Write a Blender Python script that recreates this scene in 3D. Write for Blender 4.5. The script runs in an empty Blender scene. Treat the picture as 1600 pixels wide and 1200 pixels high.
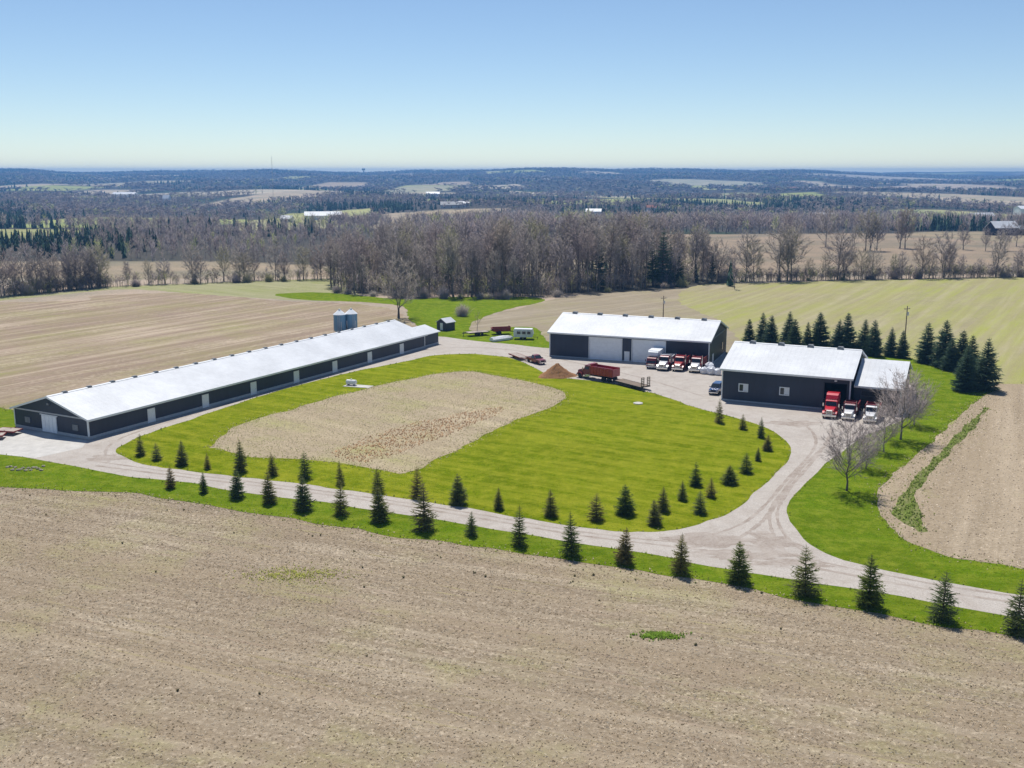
import bpy, math, random
import numpy as np
from mathutils import Vector, Matrix

random.seed(7)
RNG = np.random.default_rng(11)
scene = bpy.context.scene
COL = scene.collection
R = math.radians

# ---------------------------------------------------------------- camera, sky, sun, exposure
CAM_H, F_PX, HORIZON = 40.0, 1600.0, 268.0
PITCH = math.atan((600 - HORIZON) / F_PX)
cam_data = bpy.data.cameras.new("camera")
cam_data.sensor_width = 36.0
cam_data.lens = 36.0 * F_PX / 1600.0
cam_data.clip_start = 0.5
cam_data.clip_end = 60000
cam = bpy.data.objects.new("camera", cam_data)
cam.location = (0, 0, CAM_H)
cam.rotation_euler = (math.pi / 2 - PITCH, 0, 0)
COL.objects.link(cam)
scene.camera = cam

SUN_EL, SUN_AZ = R(62), R(-12)          # azimuth measured from +Y towards +X: behind the farm, a little left
world = bpy.data.worlds.new("World")
scene.world = world
world.use_nodes = True
wn = world.node_tree
wn.nodes.clear()
w_out = wn.nodes.new("ShaderNodeOutputWorld")
w_bg = wn.nodes.new("ShaderNodeBackground")
w_sky = wn.nodes.new("ShaderNodeTexSky")
w_sky.sky_type = 'NISHITA'
w_sky.sun_disc = False
w_sky.sun_elevation = SUN_EL
w_sky.sun_rotation = SUN_AZ
w_sky.air_density = 0.8
w_sky.dust_density = 0.0
w_sky.ozone_density = 3.6
w_bg.inputs["Strength"].default_value = 0.09
wn.links.new(w_sky.outputs[0], w_bg.inputs[0])
wn.links.new(w_bg.outputs[0], w_out.inputs[0])

sun_data = bpy.data.lights.new("sun", 'SUN')
sun_data.energy = 4.2
sun_data.angle = R(0.53)
sun_data.color = (1.0, 0.955, 0.88)
sun = bpy.data.objects.new("sun", sun_data)
sd = Vector((math.sin(SUN_AZ) * math.cos(SUN_EL), math.cos(SUN_AZ) * math.cos(SUN_EL), math.sin(SUN_EL)))
sun.rotation_euler = (-sd).to_track_quat('-Z', 'Y').to_euler()
sun.location = (-60, 200, 200)
COL.objects.link(sun)

scene.view_settings.view_transform = 'Standard'
scene.view_settings.look = 'None'
scene.view_settings.gamma = 1.0
scene.view_settings.use_curve_mapping = False
scene.view_settings.exposure = 0.25
scene.cycles.use_denoising = True
scene.cycles.max_bounces = 6
scene.cycles.diffuse_bounces = 3
scene.cycles.volume_bounces = 0
scene.cycles.volume_step_rate = 4
scene.cycles.caustics_reflective = False
scene.cycles.caustics_refractive = False


def at(u, v, z=0.0):
    """surveyed point on the level of height z, from its place on the 1600x1200 survey plate"""
    dx, dy = (u - 800) / F_PX, (600 - v) / F_PX
    d = (dx, math.cos(PITCH) + dy * math.sin(PITCH), -math.sin(PITCH) + dy * math.cos(PITCH))
    t = (CAM_H - z) / -d[2]
    return (d[0] * t, d[1] * t)


def top_at(y, v):
    """height of a thing standing at distance y whose top reads v on the survey plate"""
    return CAM_H - y * math.tan(PITCH - math.atan((600 - v) / F_PX))


# ---------------------------------------------------------------- object helpers
ORD = ["first", "second", "third", "fourth", "fifth", "sixth", "seventh", "eighth", "ninth", "tenth", "eleventh", "twelfth", "thirteenth", "fourteenth", "fifteenth", "sixteenth", "seventeenth", "eighteenth", "nineteenth", "twentieth"] + ["twenty-" + k for k in ("first", "second", "third", "fourth", "fifth", "sixth", "seventh", "eighth", "ninth")] + ["thirtieth", "thirty-first", "thirty-second"]


def link(o, parent=None):
    COL.objects.link(o)
    if parent is not None:
        o.parent = parent
    return o


def tag(o, label=None, category=None, group=None, kind=None):
    if label: o["label"] = label
    if category: o["category"] = category
    if group: o["group"] = group
    if kind: o["kind"] = kind
    return o


def empty(name, loc=(0, 0, 0), rz=0.0, label=None, category=None, group=None):
    o = bpy.data.objects.new(name, None)
    o.empty_display_size = 0.5
    o.location = loc
    o.rotation_euler = (0, 0, rz)
    link(o)
    return tag(o, label, category, group)


def np_mesh(name, V, Fs, material=None, smooth=False):
    """V (n,3) array, Fs list of (m,k) arrays of faces with k corners"""
    V = np.asarray(V, dtype=np.float32)
    me = bpy.data.meshes.new(name)
    Fs = [np.asarray(f, dtype=np.int32) for f in Fs if len(f)]
    loops = np.concatenate([f.ravel() for f in Fs])
    sizes = np.concatenate([np.full(len(f), f.shape[1], dtype=np.int32) for f in Fs])
    starts = np.concatenate([[0], np.cumsum(sizes)[:-1]]).astype(np.int32)
    me.vertices.add(len(V)); me.vertices.foreach_set("co", V.ravel())
    me.loops.add(len(loops)); me.loops.foreach_set("vertex_index", loops)
    me.polygons.add(len(sizes)); me.polygons.foreach_set("loop_start", starts)
    try:
        me.polygons.foreach_set("loop_total", sizes)
    except Exception:
        pass
    me.update(calc_edges=True)
    me.validate()
    if smooth:
        me.polygons.foreach_set("use_smooth", np.ones(len(sizes), dtype=bool))
    if material: me.materials.append(material)
    return me


class MB:
    """collects shapes, becomes ONE mesh object"""
    def __init__(self):
        self.v, self.f = [], []

    def poly(self, pts, faces):
        b = len(self.v)
        self.v += [tuple(p) for p in pts]
        self.f += [tuple(b + i for i in f) for f in faces]
        return self

    def box(self, x0, x1, y0, y1, z0, z1):
        p = [(x, y, z) for z in (z0, z1) for y in (y0, y1) for x in (x0, x1)]
        return self.poly(p, [(0, 2, 3, 1), (4, 5, 7, 6), (0, 1, 5, 4), (2, 6, 7, 3), (0, 4, 6, 2), (1, 3, 7, 5)])

    def hull(self, pts):
        """side profile [(x, z, half width)] lofted between left and right"""
        n = len(pts)
        p = [(x, w, z) for x, z, w in pts] + [(x, -w, z) for x, z, w in pts]
        fs = [tuple(range(n)), tuple(range(2 * n - 1, n - 1, -1))]
        for i in range(n):
            j = (i + 1) % n
            fs.append((j, i, n + i, n + j))
        return self.poly(p, fs)

    def extrude_x(self, prof, x0, x1):
        """yz profile swept along x"""
        n = len(prof)
        p = [(x0, y, z) for y, z in prof] + [(x1, y, z) for y, z in prof]
        fs = [tuple(range(n)), tuple(range(2 * n - 1, n - 1, -1))]
        for i in range(n):
            j = (i + 1) % n
            fs.append((j, i, n + i, n + j))
        return self.poly(p, fs)

    def tube(self, p0, p1, r0, r1=None, n=8, cap=True):
        r1 = r0 if r1 is None else r1
        p0, p1 = Vector(p0), Vector(p1)
        d = (p1 - p0).normalized()
        a = d.orthogonal().normalized()
        c = d.cross(a)
        pts = []
        for p, r in ((p0, r0), (p1, r1)):
            for i in range(n):
                t = 2 * math.pi * i / n
                pts.append(p + a * math.cos(t) * r + c * math.sin(t) * r)
        fs = [(i, (i + 1) % n, n + (i + 1) % n, n + i) for i in range(n)]
        if cap:
            fs += [tuple(range(n - 1, -1, -1)), tuple(range(n, 2 * n))]
        return self.poly(pts, fs)

    def lathe(self, prof, n=16, axis='z', c=(0, 0, 0)):
        pts, m = [], len(prof)
        for i in range(n):
            t = 2 * math.pi * i / n
            for r, h in prof:
                if axis == 'z': q = (r * math.cos(t), r * math.sin(t), h)
                else: q = (r * math.cos(t), h, r * math.sin(t))
                pts.append((q[0] + c[0], q[1] + c[1], q[2] + c[2]))
        fs = []
        for i in range(n):
            k = (i + 1) % n
            for j in range(m - 1):
                fs.append((i * m + j, k * m + j, k * m + j + 1, i * m + j + 1))
        if prof[0][0] > 1e-6: fs.append(tuple(i * m for i in range(n)))
        if prof[-1][0] > 1e-6: fs.append(tuple(i * m + m - 1 for i in range(n - 1, -1, -1)))
        return self.poly(pts, fs)

    def mesh(self, name, material, bevel=0.0, smooth=False):
        import bmesh
        me = bpy.data.meshes.new(name)
        me.from_pydata(self.v, [], self.f)
        bm = bmesh.new(); bm.from_mesh(me)
        bmesh.ops.remove_doubles(bm, verts=bm.verts, dist=1e-5)
        bmesh.ops.recalc_face_normals(bm, faces=bm.faces)
        if bevel > 0:
            es = [e for e in bm.edges if len(e.link_faces) == 2 and e.calc_face_angle(0) > 0.5]
            bmesh.ops.bevel(bm, geom=es, offset=bevel, segments=2, affect='EDGES', profile=0.6, clamp_overlap=True)
        bm.to_mesh(me); bm.free()
        if smooth:
            me.polygons.foreach_set("use_smooth", np.ones(len(me.polygons), dtype=bool))
        if material: me.materials.append(material)
        return me

    def build(self, name, material, parent=None, bevel=0.0, smooth=False):
        return link(bpy.data.objects.new(name, self.mesh(name, material, bevel, smooth)), parent)


def put(name, mesh, parent=None, loc=None):
    o = link(bpy.data.objects.new(name, mesh), parent)
    if loc is not None: o.location = loc
    return o


# ---------------------------------------------------------------- materials
def new_mat(name):
    m = bpy.data.materials.new(name)
    m.use_nodes = True
    nt = m.node_tree
    b = nt.nodes["Principled BSDF"]
    return m, nt, b


def N(nt, kind, **kw):
    n = nt.nodes.new(kind)
    for k, v in kw.items():
        if k.startswith("i_"):
            key = k[2:]
            n.inputs[int(key) if key.isdigit() else key.replace("_", " ")].default_value = v
        else:
            setattr(n, k, v)
    return n


def rgba(c): return (c[0], c[1], c[2], 1.0)


def coords(nt, scale=(1, 1, 1), rot=0.0, kind="Object"):
    tc = N(nt, "ShaderNodeTexCoord")
    r = N(nt, "ShaderNodeMapping")                      # turn first, stretch afterwards
    r.inputs["Rotation"].default_value = (0, 0, -rot)
    nt.links.new(tc.outputs[kind], r.inputs[0])
    mp = N(nt, "ShaderNodeMapping")
    mp.inputs["Scale"].default_value = scale
    nt.links.new(r.outputs[0], mp.inputs[0])
    return mp.outputs[0]


def noise(nt, vec, scale, detail=3.0, rough=0.55, lo=None, hi=None, dist=0.0):
    n = N(nt, "ShaderNodeTexNoise")
    n.inputs["Scale"].default_value = scale
    n.inputs["Detail"].default_value = detail
    n.inputs["Roughness"].default_value = rough
    n.inputs["Distortion"].default_value = dist
    nt.links.new(vec, n.inputs["Vector"])
    out = n.outputs[0]
    if lo is not None:
        m = N(nt, "ShaderNodeMapRange")
        m.inputs[1].default_value = lo
        m.inputs[2].default_value = hi
        nt.links.new(out, m.inputs[0])
        out = m.outputs[0]
    return out


def mix(nt, fac, a, b, blend='MIX'):
    m = N(nt, "ShaderNodeMix", data_type='RGBA', blend_type=blend)
    for sock, val in ((m.inputs[0], fac), (m.inputs[6], a), (m.inputs[7], b)):
        if isinstance(val, (int, float)): sock.default_value = val
        elif isinstance(val, tuple): sock.default_value = rgba(val)
        else: nt.links.new(val, sock)
    return m.outputs[2]


def math_n(nt, op, a, b=None):
    m = N(nt, "ShaderNodeMath", operation=op)
    for i, val in enumerate((a, b)):
        if val is None: continue
        if isinstance(val, (int, float)): m.inputs[i].default_value = val
        else: nt.links.new(val, m.inputs[i])
    return m.outputs[0]


def bump(nt, b, height, strength=0.4, dist=0.05):
    n = N(nt, "ShaderNodeBump")
    n.inputs["Strength"].default_value = strength
    n.inputs["Distance"].default_value = dist
    nt.links.new(height, n.inputs["Height"])
    nt.links.new(n.outputs[0], b.inputs["Normal"])


def plain(name, col, rough=0.6, spec=0.3, metal=0.0, var=0.12, vscale=3.0, coat=0.0):
    """paint, steel, rubber: one colour with a little wear"""
    m, nt, b = new_mat(name)
    v = coords(nt)
    f = noise(nt, v, vscale, 5, 0.65, 0.3, 0.7)
    lo = tuple(c * (1 - var) for c in col)
    hi = tuple(min(1, c * (1 + var)) for c in col)
    nt.links.new(mix(nt, f, lo, hi), b.inputs["Base Color"])
    b.inputs["Roughness"].default_value = rough
    b.inputs["Specular IOR Level"].default_value = spec
    b.inputs["Metallic"].default_value = metal
    if coat: b.inputs["Coat Weight"].default_value = coat
    return m


def ribbed(name, col, axis, pitch=0.9, rough=0.5, var=0.1, spec=0.3, strength=0.35):
    """ribbed sheet steel, ribs across the given local axis"""
    m, nt, b = new_mat(name)
    tc = N(nt, "ShaderNodeTexCoord")
    sx = N(nt, "ShaderNodeSeparateXYZ")
    nt.links.new(tc.outputs["Object"], sx.inputs[0])
    t = math_n(nt, 'MULTIPLY', sx.outputs[axis], 1.0 / pitch)
    t = math_n(nt, 'FRACT', t)
    t = math_n(nt, 'SUBTRACT', t, 0.5)
    t = math_n(nt, 'ABSOLUTE', t)
    rib = math_n(nt, 'LESS_THAN', t, 0.07)
    v = coords(nt, (0.25, 0.25, 0.06))
    f = noise(nt, v, 4, 6, 0.6, 0.3, 0.75)
    v2 = coords(nt)
    sheet = noise(nt, v2, 0.18, 2, 0.5, 0.35, 0.65)
    f = math_n(nt, 'ADD', math_n(nt, 'MULTIPLY', f, 0.5), math_n(nt, 'MULTIPLY', sheet, 0.5))
    lo = tuple(c * (1 - var) for c in col)
    hi = tuple(min(1, c * (1 + var)) for c in col)
    nt.links.new(mix(nt, f, lo, hi), b.inputs["Base Color"])
    b.inputs["Roughness"].default_value = rough
    b.inputs["Specular IOR Level"].default_value = spec
    bump(nt, b, rib, strength, 0.03)
    return m


def field_mat(name, soil, straw, weed, rot, weed_lo=0.62, weed_hi=0.8, weed_scale=0.05, row=0.8,
              streak=0.5, tint=(0.3, 0.24, 0.2), fleck=2.2, contrast=(0.36, 0.64), row2=0.11, pale=None):
    """harvested field: soil, straw flecks, drill rows, cropping bands, weedy patches"""
    m, nt, b = new_mat(name)
    v = coords(nt)
    rows_v = coords(nt, (0.045, row, 1), rot)
    long_v = coords(nt, (0.005, row2, 1), rot)
    long2_v = coords(nt, (0.009, row2 * 2.3, 1), rot + 0.03)
    n1 = noise(nt, v, fleck, 6, 0.78, contrast[0], contrast[1])
    mid = noise(nt, v, fleck * 0.2, 5, 0.7, 0.35, 0.65)
    n2 = noise(nt, rows_v, 1.0, 4, 0.65, 0.38, 0.62)
    n3 = noise(nt, long_v, 1.0, 3, 0.6, 0.42, 0.60)
    n4 = noise(nt, long2_v, 1.0, 3, 0.6, 0.48, 0.66)
    big = noise(nt, v, 0.035, 6, 0.65, 0.40, 0.60, 0.8)
    pale = pale or tuple(min(0.8, 1.12 * x) for x in straw)
    c = mix(nt, n1, soil, straw)
    c = mix(nt, math_n(nt, 'MULTIPLY', mid, 0.4), c, tuple(0.72 * x for x in soil))
    c = mix(nt, math_n(nt, 'MULTIPLY', n2, 0.6 * streak), c, tuple(0.66 * x for x in soil))
    c = mix(nt, math_n(nt, 'MULTIPLY', n3, 0.8 * streak), c, tint)
    c = mix(nt, math_n(nt, 'MULTIPLY', n4, 0.6 * streak), c, pale)
    c = mix(nt, math_n(nt, 'MULTIPLY', big, 0.5), c, tuple(0.5 * (a + d) for a, d in zip(soil, tint)))
    w = noise(nt, v, weed_scale, 5, 0.65, weed_lo, weed_hi)
    wr = noise(nt, coords(nt, (0.012, row2 * 3.0, 1), rot), 1.0, 4, 0.7, 0.3, 0.7)
    wf = noise(nt, v, 1.1, 5, 0.8, 0.35, 0.65)
    wf = math_n(nt, 'MULTIPLY', math_n(nt, 'ADD', math_n(nt, 'MULTIPLY', wf, 0.5), 0.5), wr)
    c = mix(nt, math_n(nt, 'MULTIPLY', w, wf), c, weed)
    nt.links.new(c, b.inputs["Base Color"])
    b.inputs["Roughness"].default_value = 0.95
    b.inputs["Specular IOR Level"].default_value = 0.0
    bump(nt, b, n1, 0.6, 0.1)
    return m


def lawn_mat(name, a, c, pale, rot=0.5, mow=0.5):
    m, nt, b = new_mat(name)
    v = coords(nt)
    n1 = noise(nt, v, 2.2, 6, 0.8, 0.36, 0.64)
    n2 = noise(nt, v, 0.08, 6, 0.7, 0.38, 0.62, 0.8)
    mv = coords(nt, (0.05, 0.5, 1), rot)
    n3 = noise(nt, mv, 1.0, 4, 0.65, 0.42, 0.62)
    n4 = noise(nt, v, 0.5, 6, 0.75, 0.45, 0.68)
    col = mix(nt, n1, a, c)
    col = mix(nt, math_n(nt, 'MULTIPLY', n2, 0.75), col, tuple(x * 0.60 for x in c))
    col = mix(nt, math_n(nt, 'MULTIPLY', n3, mow * 0.6), col, pale)
    col = mix(nt, math_n(nt, 'MULTIPLY', n4, 0.7), col, pale)
    nt.links.new(col, b.inputs["Base Color"])
    b.inputs["Roughness"].default_value = 0.9
    b.inputs["Specular IOR Level"].default_value = 0.0
    bump(nt, b, n1, 0.8, 0.1)
    return m


def gravel_mat():
    m, nt, b = new_mat("pale_gravel")
    v = coords(nt)
    n1 = noise(nt, v, 5.0, 6, 0.75, 0.35, 0.65)
    n2 = noise(nt, v, 0.12, 6, 0.7, 0.42, 0.66, 1.0)
    n3 = noise(nt, v, 0.45, 6, 0.75, 0.48, 0.72, 0.6)
    c = mix(nt, n1, (0.38, 0.34, 0.30), (0.56, 0.515, 0.465))
    c = mix(nt, math_n(nt, 'MULTIPLY', n2, 0.5), c, (0.37, 0.325, 0.285))
    c = mix(nt, math_n(nt, 'MULTIPLY', n3, 0.55), c, (0.31, 0.255, 0.21))
    nt.links.new(c, b.inputs["Base Color"])
    b.inputs["Roughness"].default_value = 0.95
    b.inputs["Specular IOR Level"].default_value = 0.15
    bump(nt, b, n1, 0.5, 0.04)
    return m


def track_mat():
    """compacted wheel track: broken streaks of darker fines"""
    m, nt, b = new_mat("wheel_track")
    v = coords(nt)
    n1 = noise(nt, v, 4.0, 6, 0.75, 0.35, 0.65)
    n2 = noise(nt, v, 0.35, 6, 0.75, 0.4, 0.62, 0.6)
    c = mix(nt, n1, (0.235, 0.19, 0.155), (0.38, 0.325, 0.28))
    c = mix(nt, n2, c, (0.42, 0.37, 0.325))
    nt.links.new(c, b.inputs["Base Color"])
    b.inputs["Roughness"].default_value = 0.95
    b.inputs["Specular IOR Level"].default_value = 0.15
    return m


def leafy(name, cols, rough=0.75, trans=0.0, vscale=0.7):
    """foliage or bark: differs from tree to tree and within a tree"""
    m, nt, b = new_mat(name)
    oi = N(nt, "ShaderNodeObjectInfo")
    cr = N(nt, "ShaderNodeValToRGB")
    el = cr.color_ramp.elements
    while len(el) < len(cols): el.new(0.5)
    for i, c in enumerate(cols):
        el[i].position = i / (len(cols) - 1)
        el[i].color = rgba(c)
    nt.links.new(oi.outputs["Random"], cr.inputs[0])
    v = coords(nt)
    n1 = noise(nt, v, vscale, 4, 0.7, 0.25, 0.75)
    c = mix(nt, 1.0, cr.outputs[0], mix(nt, n1, (0.62, 0.62, 0.62), (1.3, 1.3, 1.3)), 'MULTIPLY')
    nt.links.new(c, b.inputs["Base Color"])
    b.inputs["Roughness"].default_value = rough
    b.inputs["Specular IOR Level"].default_value = 0.15
    if trans:
        tr = N(nt, "ShaderNodeBsdfTranslucent")
        nt.links.new(c, tr.inputs[0])
        ms = N(nt, "ShaderNodeMixShader")
        ms.inputs[0].default_value = trans
        nt.links.new(b.outputs[0], ms.inputs[1]); nt.links.new(tr.outputs[0], ms.inputs[2])
        nt.links.new(ms.outputs[0], nt.nodes["Material Output"].inputs[0])
    return m


def tinted(name, rough=0.9, var=0.25, vscale=0.05):
    """reads each plant's own colour from the mesh attribute 'tint'"""
    m, nt, b = new_mat(name)
    a = N(nt, "ShaderNodeAttribute", attribute_name="tint")
    v = coords(nt)
    n1 = noise(nt, v, vscale, 4, 0.65, 0.3, 0.7)
    c = mix(nt, 1.0, a.outputs["Color"], mix(nt, n1, (1 - var,) * 3, (1 + var,) * 3), 'MULTIPLY')
    nt.links.new(c, b.inputs["Base Color"])
    b.inputs["Roughness"].default_value = rough
    b.inputs["Specular IOR Level"].default_value = 0.1
    return m


M = {}
M['south'] = field_mat("stubble_field", (0.27, 0.21, 0.145), (0.60, 0.50, 0.375), (0.38, 0.39, 0.12), R(-22),
                       weed_lo=0.50, weed_hi=0.75, weed_scale=0.06, row=1.3, streak=0.65, tint=(0.38, 0.30, 0.205), fleck=2.1, contrast=(0.42, 0.58), row2=0.2, pale=(0.60, 0.51, 0.38))
M['west'] = field_mat("striped_field", (0.32, 0.25, 0.175), (0.56, 0.46, 0.345), (0.30, 0.30, 0.10), R(57),
                      weed_lo=0.42, weed_hi=0.7, row=0.45, streak=0.95, tint=(0.29, 0.215, 0.165), fleck=0.9, row2=0.13, pale=(0.60, 0.49, 0.37), contrast=(0.42, 0.58))
M['north'] = field_mat("tilled_field", (0.31, 0.26, 0.19), (0.45, 0.385, 0.29), (0.31, 0.32, 0.09), R(40),
                       weed_lo=0.5, weed_hi=0.75, row=0.4, streak=0.7, tint=(0.30, 0.25, 0.17), fleck=1.2)
M['east'] = field_mat("greening_field", (0.33, 0.275, 0.195), (0.46, 0.40, 0.28), (0.33, 0.37, 0.06), R(58),
                      weed_lo=0.30, weed_hi=0.60, weed_scale=0.018, row=0.4, streak=0.7, tint=(0.35, 0.32, 0.14), fleck=1.1, row2=0.12)
M['right'] = field_mat("stubble_strip", (0.30, 0.235, 0.16), (0.58, 0.48, 0.355), (0.32, 0.34, 0.10), R(62),
                       weed_lo=0.6, weed_hi=0.8, row=0.9, streak=0.5, tint=(0.38, 0.30, 0.205), fleck=2.2)
M['patch'] = field_mat("fallow_patch", (0.38, 0.305, 0.195), (0.60, 0.505, 0.35), (0.33, 0.36, 0.09), R(-40),
                       weed_lo=0.48, weed_hi=0.72, weed_scale=0.07, row=0.8, streak=0.5, tint=(0.36, 0.29, 0.22), fleck=2.0)
M['reeds'] = field_mat("dry_reeds", (0.26, 0.16, 0.10), (0.50, 0.40, 0.25), (0.20, 0.13, 0.08), R(-40),
                       weed_lo=0.45, weed_hi=0.65, weed_scale=0.2, row=0.8, streak=0.4, tint=(0.30, 0.19, 0.13), fleck=1.6)
M['meadow'] = field_mat("pale_meadow", (0.30, 0.29, 0.16), (0.42, 0.40, 0.24), (0.24, 0.28, 0.07), R(-38),
                        weed_lo=0.4, weed_hi=0.7, row=0.4, streak=0.5, tint=(0.34, 0.33, 0.19), fleck=1.0)
M['lawn'] = lawn_mat("lawn", (0.108, 0.158, 0.004), (0.205, 0.272, 0.007), (0.345, 0.35, 0.03), R(-30), 0.85)
M['verge'] = lawn_mat("verge_grass", (0.08, 0.15, 0.006), (0.165, 0.26, 0.011), (0.28, 0.315, 0.035), R(-12), 0.35)
M['weeds'] = lawn_mat("weed_strip", (0.10, 0.15, 0.03), (0.19, 0.25, 0.05), (0.34, 0.31, 0.16), R(60), 0.6)
M['gravel'] = gravel_mat()
M['track'] = track_mat()
M['concrete'] = plain("pale_concrete", (0.52, 0.50, 0.465), 0.9, 0.2, var=0.14, vscale=0.6)
M['roof'] = ribbed("white_steel_roof", (0.62, 0.635, 0.655), 0, 0.9, 0.45, 0.14, 0.35, 0.6)
M['wall'] = ribbed("dark_blue_steel_wall", (0.034, 0.041, 0.064), 0, 0.9, 0.5, 0.22, 0.35, 0.5)
M['wall_y'] = ribbed("dark_blue_steel_gable", (0.032, 0.04, 0.062), 1, 0.9, 0.5, 0.22, 0.35, 0.5)
M['white'] = plain("white_trim", (0.74, 0.76, 0.78), 0.5, 0.3, var=0.06)
M['door'] = plain("white_door_steel", (0.78, 0.81, 0.85), 0.5, 0.3, var=0.06, vscale=1.2)
M['vent'] = plain("grey_vent_steel", (0.20, 0.21, 0.22), 0.6, 0.3, var=0.2)
M['found'] = plain("foundation_concrete", (0.42, 0.43, 0.44), 0.9, 0.2, var=0.15)
M['dark'] = plain("dark_interior", (0.03, 0.03, 0.035), 0.9, 0.1)
M['glass'] = plain("dark_glass", (0.025, 0.032, 0.04), 0.12, 0.6, var=0.3)
M['rubber'] = plain("tyre_rubber", (0.025, 0.025, 0.026), 0.85, 0.2, var=0.3)
M['steel'] = plain("bare_steel", (0.45, 0.46, 0.48), 0.35, 0.5, 0.6, var=0.15)
M['chrome'] = plain("bright_metal", (0.70, 0.70, 0.70), 0.22, 0.5, 0.85, var=0.1)
M['chassis'] = plain("chassis_black", (0.028, 0.028, 0.03), 0.7, 0.3, var=0.3)
M['red'] = plain("red_truck_paint", (0.36, 0.024, 0.030), 0.35, 0.5, var=0.2, vscale=1.5, coat=0.4)
M['bright_red'] = plain("bright_red_paint", (0.55, 0.015, 0.030), 0.28, 0.5, var=0.12, vscale=1.5, coat=0.6)
M['maroon'] = plain("maroon_paint", (0.20, 0.022, 0.030), 0.4, 0.5, var=0.25, vscale=1.5, coat=0.3)
M['dull_red'] = plain("weathered_red_paint", (0.24, 0.040, 0.035), 0.7, 0.3, var=0.35, vscale=2.0)
M['blue'] = plain("dark_blue_paint", (0.022, 0.055, 0.17), 0.25, 0.5, var=0.12, coat=0.8)
M['silver'] = plain("silver_paint", (0.62, 0.62, 0.64), 0.35, 0.5, 0.2, var=0.08)
M['bin'] = ribbed("galvanised_bin_steel", (0.13, 0.27, 0.40), 2, 0.45, 0.45, 0.18, 0.5, 0.8)
M['wood'] = plain("weathered_wood", (0.24, 0.19, 0.15), 0.9, 0.1, var=0.3, vscale=5)
M['deck'] = plain("pale_deck_boards", (0.46, 0.40, 0.35), 0.85, 0.1, var=0.25, vscale=4)
M['plastic'] = plain("white_plastic_sheet", (0.74, 0.75, 0.78), 0.45, 0.4, var=0.10, vscale=1.5)
M['tank'] = plain("white_tank_paint", (0.72, 0.73, 0.74), 0.4, 0.4, var=0.06)
M['lamp'] = plain("lamp_lens", (0.7, 0.68, 0.62), 0.15, 0.6, var=0.05)
M['mulch'] = plain("brown_mulch", (0.29, 0.155, 0.075), 0.95, 0.1, var=0.5, vscale=6)
M['stone'] = plain("pale_field_stone", (0.30, 0.28, 0.19), 0.9, 0.2, var=0.3)
M['bark'] = leafy("grey_bark", [(0.12, 0.10, 0.09), (0.19, 0.165, 0.145), (0.28, 0.25, 0.22)], 0.9)
M['twig'] = leafy("bare_twigs", [(0.20, 0.17, 0.165), (0.32, 0.275, 0.255), (0.42, 0.37, 0.315), (0.27, 0.24, 0.25), (0.34, 0.27, 0.245), (0.35, 0.335, 0.20)], 0.9)
M['budding'] = leafy("budding_twigs", [(0.30, 0.30, 0.14), (0.36, 0.34, 0.17)], 0.9)
M['twig_near'] = leafy("pale_bare_twigs", [(0.38, 0.325, 0.315), (0.44, 0.375, 0.35)], 0.9)
M['spruce_bark'] = leafy("spruce_bark", [(0.09, 0.065, 0.05), (0.12, 0.09, 0.07)], 0.9)
M['needles'] = leafy("young_spruce_needles", [(0.15, 0.21, 0.055), (0.26, 0.25, 0.075), (0.16, 0.22, 0.085), (0.30, 0.225, 0.09), (0.20, 0.25, 0.06)], 0.7, 0.45, 1.2)
M['needles_old'] = leafy("blue_spruce_needles", [(0.085, 0.14, 0.085), (0.125, 0.19, 0.125), (0.105, 0.16, 0.08)], 0.7, 0.35, 0.8)
M['pine'] = leafy("pine_needles", [(0.05, 0.085, 0.03), (0.085, 0.12, 0.035)], 0.7, 0.1, 0.6)
M['far_plants'] = tinted("far_wood_plants")
M['tufts'] = tinted("field_tufts", var=0.3, vscale=1.5)

# ---------------------------------------------------------------- terrain
def sstep(a, b, x):
    t = np.clip((x - a) / (b - a), 0, 1)
    return t * t * (3 - 2 * t)


def wob(x, y, s, ph):
    return (np.sin(x / s + ph) * np.cos(y / (s * 1.3) + ph * 1.7) + 0.5 * np.sin(x / (s * .43) + 2.1 * ph + y / (s * .9)))


def height(x, y):
    x = np.asarray(x, float); y = np.asarray(y, float)
    r = np.hypot(x, y)
    z = -13 * sstep(560, 1100, y)
    z = z + sstep(900, 1600, y) * wob(x, y, 230, 0.7) * 6
    u = x / np.maximum(y, 400.0)                       # which part of the far ridge
    crest = 41 + 8 * np.sin(u * 9 + 0.4) + 6.5 * np.sin(u * 24 + 1.0) + 3.0 * np.sin(u * 51) - 20 * sstep(0.16, 0.36, u) - 9 * sstep(-0.3, -0.5, u)
    z = z + (crest + 13) * sstep(2300, 6300, y) * (1 - 0.3 * sstep(6500, 7200, y))
    z = z + sstep(6900, 8300, y) * (10 + 22 * sstep(0.1, 0.42, u) + 3 * np.sin(u * 31))
    return z


def axis_steps(edges):
    out = []
    for a, b, s in edges:
        out += list(np.arange(a, b, s))
    out.append(edges[-1][1])
    return np.array(out)


def col_attr(me, cols, domain='POINT'):
    at_ = me.attributes.new("tint", 'FLOAT_COLOR', domain)
    c = np.ones((len(cols), 4), dtype=np.float32); c[:, :3] = cols
    at_.data.foreach_set("color", c.ravel())


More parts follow.
